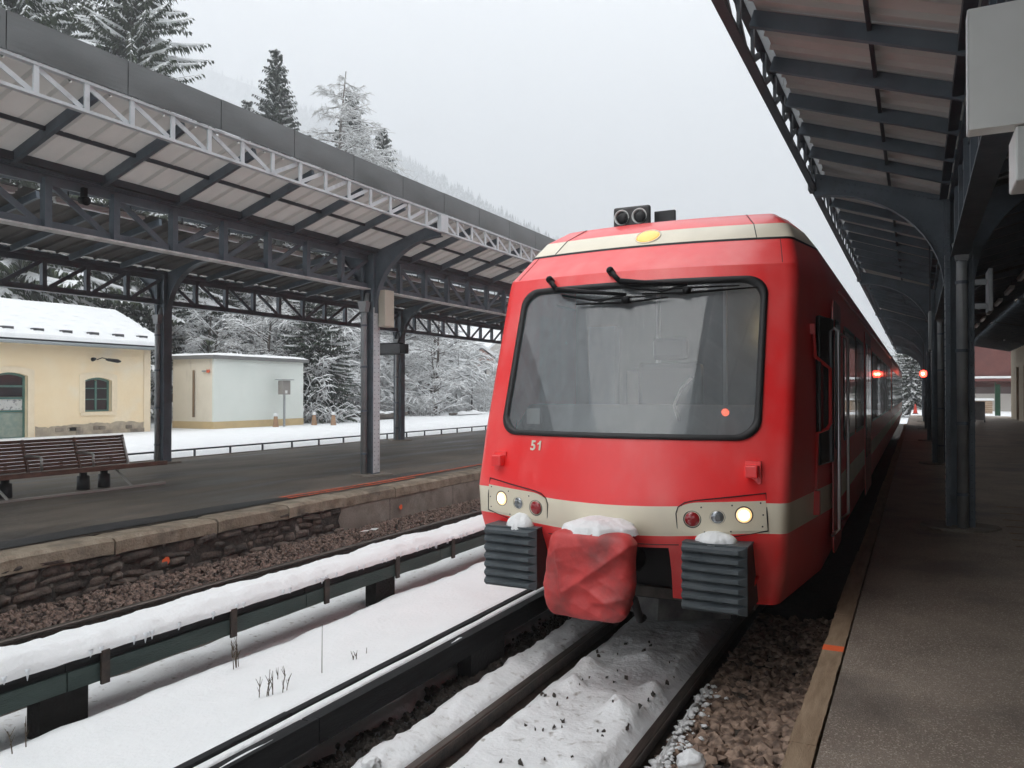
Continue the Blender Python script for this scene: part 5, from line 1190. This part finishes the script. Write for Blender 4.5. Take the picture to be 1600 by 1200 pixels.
MB().box(-2.5, 9, 0, 8, 0, 2.0).build('lower_wall', CHW, mh); MB().box(-2.5, 9, 0.2, 8, 2.0, 7.5).build('upper_wall', MAR, mh); MB().box(-3.0, 9.5, -1.2, 0.19, 2.6, 2.8).build('balcony_slab', MAR, mh); MB().box(-3.0, 9.5, -1.22, .15, 2.81, 3.0).build('snow_layer', SNOW, mh, bevel=.05); MB().box(-2.4, 9, -1.1, -1.05, 1.55, 2.1).build('balcony_front', mat('dark_brown_boards', (.05,.032,.03), .8), mh)
MB().box(-3.2, 9.8, -1, 9, 7.5, 7.8).build('roof', SNOW, mh)
wpm = mat('stacked_wood', (.30,.19,.12), .85, col2=(.42,.30,.2), scale=9)
wd_ = empty('wood_stack', (4.2, 70, PZ - .05)); tag(wd_, 'snow-capped stack of planks at the end of the right platform', 'wood stack')
for k in range(7): MB().box(-.9, .9, -.4, .4, .14*k, .14*k + .11).build('plank', wpm, wd_)
MB().box(-1.0, 1.0, -.5, .5, .985, 1.15).build('snow_layer', SNOW, wd_, bevel=.06)
gt = empty('green_gate', (5.0, 62, PZ)); tag(gt, 'dark green gate post and leaf beside the station building', 'gate')
MB().box(-.25, .0, 0, .06, 0, 2.1).build('gate_leaf', mat('gate_green', (.03,.09,.06), .5), gt); MB().box(-.32, -.255, -.02, .08, 0, 2.25).build('gate_post', bpy.data.materials['gate_green'], gt)
lf = empty('green_fence', (2.35, 60.5, PZ)); tag(lf, 'green lattice fence panel partly behind the near station column', 'fence')
for k in range(6): MB().box(-.35, .35, 0, .03, .9 + .2*k, 1.0 + .2*k).build('slat', bpy.data.materials['gate_green'], lf)
MB().box(-.4, -.352, -.01, .04, 0, 2.2).build('post', bpy.data.materials['gate_green'], lf); MB().box(.352, .4, -.01, .04, 0, 2.2).build('post', bpy.data.materials['gate_green'], lf)
x, y = at(1526, 660, PZ); gb_ = empty('grey_barrier', (x, y, PZ)); tag(gb_, 'grey sheet-metal barrier standing beside the near station column', 'barrier')
MB().box(-.1, .38, 0, .05, .12, 1.1).build('panel', PIPE, gb_); MB().box(-.1, -.05, -.02, .07, 0, .119).build('foot', STEEL_D, gb_); MB().box(.33, .38, -.02, .07, 0, .119).build('foot', STEEL_D, gb_)
x, y = atd(1430, 58); cn = empty('traffic_cone', (x, y, PZ)); tag(cn, 'small red traffic cone at the far end of the platform', 'cone')
MB().lathe((0,0,0), (0,0,1), [(.03,.16),(.06,.15),(.70,.04),(.72,.02)], 14).build('cone', mat('cone_red', (.55,.04,.02), .5), cn, smooth=True); MB().box(-.2, .2, -.2, .2, 0, .03).build('base', RUBBER, cn)

# ================================================================ trees
NEEDLE = mat('spruce_needles', (.010,.020,.013), .8, col2=(.040,.060,.034), scale=1.4, detail=3)
NEEDLE_G = mat('spruce_needles_greener', (.016,.030,.014), .8, col2=(.055,.075,.032), scale=1.4, detail=3)
BARK = mat('bark', (.045,.037,.031), .9, col2=(.095,.080,.068), scale=6, bump=.6); TWIG = mat('twig_bark', (.055,.045,.038), .9, col2=(.10,.085,.07), scale=3)
LARCH = mat('larch_twigs', (.12,.105,.09), .9, col2=(.24,.22,.20), scale=2)
def spruce_meshes(seed, h, r, snow, dens=1.0, needle=NEEDLE, start=.06):
    rnd = random.Random(seed); fol = MB(); sn = MB(); tr = MB()
    tr.tube([(0,0,-1.5), (0,0,h*.3), (.05,0,h*.65), (0,0,h*.985)], [h*.016, h*.012, h*.007, .015], 8)
    z = h*start; 
    while z < h*.985:
        t = z/h; L0 = r*(1 - t)**.85*(.85 + .25*rnd.random()) + .12
        nb = max(4, int((8 if t < .8 else 6)*dens)); a0 = rnd.random()*6.3
        for k in range(nb):
            a = a0 + 2*math.pi*k/nb + rnd.uniform(-.3, .3); L = L0*rnd.uniform(.65, 1.12); zz = z + rnd.uniform(-.15, .15)
            up = .18 - .55*(1-t); dr = rnd.uniform(.16, .34)*(1 - t*.5); ca, sa = math.cos(a), math.sin(a)
            def ax(s): return Vector((ca*L*s, sa*L*s, zz + L*(up*s - dr*s*s + .22*s**3)))
            n = max(5, int(L*6.0*dens)); side = Vector((-sa, ca, 0))
            tr.tube([ax(0), ax(.5), ax(.95)], [.018 + L*.008, .014, .005], 4, cap=False)
            for i in range(n):
                s = (i + .7)/n; p = ax(s)
                fl = (.16 + .30*L*.35*(1 - s)**.7)*rnd.uniform(.75, 1.3); wd = .04 + .035*rnd.random() + .01*L*.3
                for sd in (-1, 1):
                    d = (side*sd*rnd.uniform(.5, 1.1) + Vector((ca, sa, 0))*rnd.uniform(.35, .9)).normalized()
                    q1 = p + d*fl*.5 + Vector((0,0,-fl*rnd.uniform(.10,.28))); q2 = p + d*fl + Vector((0,0,-fl*rnd.uniform(.5, .95)))
                    w_ = Vector((-d.y, d.x, 0))*wd; tw = Vector((0,0,wd*rnd.uniform(-.5,.5)))
                    fol.add([p - w_*.4, p + w_*.4, q1 + w_ + tw, q1 - w_ - tw, q2], [(0,1,2,3),(3,2,4)])
                    # hanging fringe below the twig
                    h1 = q1 + Vector((rnd.uniform(-.05,.05), rnd.uniform(-.05,.05), -fl*rnd.uniform(.45, .9)))
                    fol.add([p + Vector((0,0,-.02)), q1 + Vector((0,0,-.02)), h1], [(0,1,2)])
                    if rnd.random() < snow*(1.15 - .35*s):
                        o = Vector((0,0,.035 + .04*rnd.random())); f = rnd.uniform(.75, 1.1)
                        sn.add([p - w_*.45*f + o*.4, p + w_*.45*f + o*.4, q1 + w_*f + tw + o*.2, q1 - w_*f - tw + o*.2, lerp(q1, q2, .75), q1*.5 + p*.5 + o*1.5], [(0,1,5),(1,2,5),(2,4,5),(4,3,5),(3,0,5)])
            if rnd.random() < snow:
                pts = [ax(q) + Vector((0,0,.03)) for q in (.25,.5,.75,.97)]; sn.tube(pts, [.05+.015*L, .06+.02*L, .055+.015*L, .03], 5, cap=False)
        z += (.30 + .22*(1 - t))/dens**.5*(h/22)**.3
    return tr.mesh('trunk', BARK), fol.mesh('crown', needle), sn.mesh('snow_load', SNOW)
def plant_tree(name, meshes, x, y, z, rz, sc, label, cat, group):
    e = empty(name, (x, y, z), rz); e.scale = (sc, sc, sc)
    for nm, me in zip(('trunk', 'crown', 'snow_load'), meshes): inst(nm, me, (0,0,0), 0, e)
    tag(e, label, cat, group); return e
SP1 = spruce_meshes(1, 26, 6.6, .55, 1.0, NEEDLE_G); SP2 = spruce_meshes(2, 22, 5.6, .20, 1.4, NEEDLE, .1); SP3 = spruce_meshes(4, 18, 4.5, .42, 1.3)
G_ = 'snowy spruces behind the island canopy'
def spr(px, d, tipy, me, h, rz, label, name='spruce_tree'):
    x, y = atd(px, d); z0 = terr(x, y) if x < -16 else .3; sc = (zat(tipy, d) - z0)/h
    return plant_tree(name, me, x, y, z0, rz, sc, label, 'tree', G_)
spr(20, 38, -330, SP1, 26, 1.0, 'huge snowy spruce at the top left corner with drooping white boughs')
spr(205, 47, -250, SP1, 26, 2.6, 'tall broad snow-laden spruce rising over the left canopy')
spr(95, 56, -190, SP1, 26, 4.1, 'snow-laden spruce between the two largest at top left')
spr(430, 58, 72, SP2, 22, .4, 'dark pointed spruce standing alone against the sky')
spr(548, 66, 140, SP3, 18, 1.9, 'snowy spruce half hidden behind the bare larch')
spr(597, 70, 196, SP3, 18, 3.3, 'small snowy spruce at the right end of the skyline row')
spr(385, 62, 150, SP3, 18, 5.0, 'white-frosted young spruce left of the dark pointed one')
spr(150, 44, 60, SP2, 22, 5.9, 'green spruce behind the yellow house chimney side'); spr(255, 46, 300, SP3, 18, .9, 'low green spruce between the yellow house and the hut')
spr(492, 44, 330, SP2, 22, 2.2, 'dark ivy-green spruce right behind the hut'); spr(45, 48, 150, SP2, 22, 3.0, 'dark spruce over the roof of the yellow house'); spr(330, 52, 250, SP2, 22, 1.1, 'dark spruce behind the middle of the hut')

def bare_tree(seed, h, spread, nl, ntw, snowr, bark, droop=.25, lead=False, thin=1.0):
    rnd = random.Random(seed); br = MB(); sn = MB()
    def limb(pts, r0, r1, n, snow):
        k = len(pts); rs = [lerp(r0, r1, i/(k-1)) for i in range(k)]; br.tube(pts, rs, n, cap=False)
        if snow:
            hor = [1 - .75*abs((pts[min(i+1,k-1)] - pts[max(i-1,0)]).normalized().z)**2 for i in range(k)]
            sn.tube([p + Vector((0,0,rs[i]*.7 + snow*.7)) for i, p in enumerate(pts)], [(rs[i]*.55 + snow)*hor[i]*(.5 if i in (0, k-1) else 1) for i in range(k)], 4, cap=False)
    def curve(p, d, L, bend, k=4, jit=.12):
        pts = [Vector(p)]; d = Vector(d).normalized()
        for i in range(k):
            d = (d + Vector((rnd.uniform(-jit,jit), rnd.uniform(-jit,jit), rnd.uniform(-jit,jit) - bend/k))).normalized(); pts.append(pts[-1] + d*L/k)
        return pts
    tk = curve((0,0,-.8), (rnd.uniform(-.1,.1), rnd.uniform(-.1,.1), 1), h*(.9 if lead else .62) + .8, 0, 6, .07); limb(tk, h*.013*thin + .03, .03, 7, 0)
    for i in range(nl):
        f = (.12 + .86*i/nl) if lead else rnd.uniform(.22, 1.0); q = f*6*.999; j = int(q); p = tk[j].lerp(tk[j+1], q - j); a = rnd.random()*6.3
        L = spread*((1.05 - f)**.8 if lead else rnd.uniform(.55, 1.0)*(1.15 - .5*f)); el = rnd.uniform(-.1, .25) if lead else rnd.uniform(.25, 1.15)*(.6 + .6*f)
        lb = curve(p, (math.cos(a), math.sin(a), el), L, droop*(1.0 if not lead else .5), 5); limb(lb, .012*L*thin + .012, .010, 5, snowr)
        for m_ in range(ntw[0]):
            s = rnd.uniform(.15, 1)*4.99; j = int(s); p2 = lb[j].lerp(lb[j+1], s - j); d0 = (lb[j+1] - lb[j]).normalized()
            d2 = (d0 + Vector((rnd.uniform(-1,1), rnd.uniform(-1,1), rnd.uniform(-.5,.8)))).normalized(); L2 = L*rnd.uniform(.18, .48)
            sb_ = curve(p2, d2, L2, droop*1.6, 4, .2); limb(sb_, .013, .006, 3, snowr*.85)
            for n_ in range(ntw[1]):
                s = rnd.uniform(.1, 1)*3.99; j = int(s); p3 = sb_[j].lerp(sb_[j+1], s - j); d3 = (d2 + Vector((rnd.uniform(-1.1,1.1), rnd.uniform(-1.1,1.1), rnd.uniform(-.9,.5)))).normalized()
                limb(curve(p3, d3, L2*rnd.uniform(.2, .55) + .1, droop*2, 2, .25), .008, .004, 3, snowr*.7)
    return br.mesh('trunk', bark), sn.mesh('snow_load', SNOW)
BT = [bare_tree(11, 9, 4.0, 17, (12, 6), .032, TWIG), bare_tree(12, 11, 3.6, 18, (11, 6), .030, TWIG, .35), bare_tree(13, 6.5, 3.4, 16, (12, 6), .034, TWIG, .5), bare_tree(14, 8, 3.0, 18, (11, 6), .028, TWIG, .2)]
LAR = bare_tree(15, 24, 8.5, 120, (12, 5), .024, LARCH, .35, lead=True)
def bare(me, px, d, h, want, rz, label, group, name='bare_tree', z=None):
    x, y = atd(px, d); z0 = z if z is not None else (terr(x, y) if x < -16.1 else .2); sc = want/h
    e = empty(name, (x, y, z0), rz); e.scale = (sc, sc, sc); inst('branches', me[0], (0,0,0), 0, e); inst('snow_load', me[1], (0,0,0), 0, e); tag(e, label, 'tree', group)
x, y = atd(517, 64); bare(LAR, 517, 64, 24, (zat(82, 64) - terr(x, y))*1.03, 0, 'bare frosted larch with fine horizontal branches against the sky', G_, 'larch_tree')
HS = [9, 11, 6.5, 8]; rt = random.Random(44)
GB = 'snow-laden bare trees at the edge of the wood'
def lab(px, d):
    w = 'over the yellow house roof' if px < 255 else 'over the flat roof of the hut' if px < 470 else 'between the hut and the near island column' if px < 560 else 'between the two island columns' if px < 640 else 'between the far island column and the train'
    return ('tall snowy bare tree farther back ' if d >= 52 else 'snowy bare tree at the wood front ') + w
for i in range(30):
    px = 262 + i*18.4 + rt.uniform(-10, 10); d = rt.uniform(43, 52) + (6 if i % 3 == 0 else 0) + (14 if px > 540 else 0) + (6 if px > 690 else 0); k = rt.randrange(4)
    bare(BT[k], px, d, HS[k], rt.uniform(7.5, 11.5)*(1 if px < 540 else 1.2 if px < 690 else .8), rt.random()*6.3, lab(px, d), GB)
for i in range(16):
    px = 20 + i*32 + rt.uniform(-12, 12); k = rt.randrange(2); bare(BT[k], px, rt.uniform(52, 66), HS[k], rt.uniform(11, 16), rt.random()*6.3, lab(px, 60), GB)
for i in range(9):
    px = 320 + i*14 + rt.uniform(-6,6); k = rt.randrange(2); d = rt.uniform(95, 120); bare(BT[k], px, d, HS[k], 14, rt.random()*6.3, 'frosted bare tree on the slope seen over the canopy edge', 'frosted trees on the upper slope')
for (px, d, want, k, lb) in ((680, 56, 7.6, 0, 'leaning snow-laden tree with arching boughs right of the far column'), (640, 56, 4.6, 2, 'low snow-laden bush beside the far island column'), (590, 55, 5.2, 2, 'rounded snow-laden bush left of the far island column'), (735, 72, 8.5, 1, 'thin snow-laden tree close to the edge of the train')):
    bare(BT[k], px, d, HS[k], want, px*.1, lb, GB)
# undergrowth that reads as one white tangle
ug = MB(); us = MB()
for i in range(2600):
    px = rt.uniform(250, 800); d = rt.uniform(41.5, 47) if px < 530 else rt.uniform(54, 66) if px < 690 else rt.uniform(64, 84); x, y = atd(px, d); z = terr(x, y) if x < -16.1 else .3; a = rt.random()*6.3; L = rt.uniform(.5, 2.6)*(.6 if px < 530 or px > 690 else .9); el = rt.uniform(.5, 2.2)
    d0 = Vector((math.cos(a), math.sin(a), el)).normalized(); p = [Vector((x, y, z)), Vector((x, y, z)) + d0*L*.55, Vector((x, y, z)) + d0*L*.9 + Vector((math.cos(a), math.sin(a), -.15))*L*.3, Vector((x,y,z)) + d0*L*.95 + Vector((math.cos(a), math.sin(a), -.5))*L*.55]
    ug.tube(p, [.014,.011,.008,.005], 3, cap=False); us.tube([q + Vector((0,0,.03)) for q in p], [.010,.022,.026,.014], 4, cap=False)
u = ug.build('undergrowth', TWIG); tag(u, 'snow-bent undergrowth tangle along the foot of the wood', 'undergrowth', kind='stuff'); us.build('snow_load', SNOW, u)
# trees at the far end of the track
x, y = atd(1424, 74); plant_tree('spruce_tree', SP3, x, y, 0, 1.2, .62, 'snowy spruce at the far end of the platform beyond the train', 'tree', 'trees beyond the platform end')
for i, (px, d) in enumerate(((1405, 84), (1440, 86), (1425, 92), (1415, 80))): bare(BT[i], px, d, HS[i], 9.5, i*1.7, 'frosted bare tree beyond the far end of the platform', 'trees beyond the platform end', z=-.2)

# ---- the misty air
me = MB().box(-2200, 1600, -600, 1700, -1.9, 620); me = me.mesh('haze', [])
hzm = bpy.data.materials.new('haze_air'); hzm.use_nodes = True; t = hzm.node_tree; t.nodes.clear()
ho = t.nodes.new('ShaderNodeOutputMaterial'); hv = t.nodes.new('ShaderNodeVolumePrincipled')
hv.inputs['Color'].default_value = (.93,.96,1.0,1); hv.inputs['Density'].default_value = .0020; hv.inputs['Anisotropy'].default_value = .0
t.links.new(hv.outputs[0], ho.inputs['Volume']); me.materials.append(hzm)
h = bpy.data.objects.new('haze', me); COL.objects.link(h); tag(h, 'thin pale mist filling the valley air', 'haze', kind='stuff')
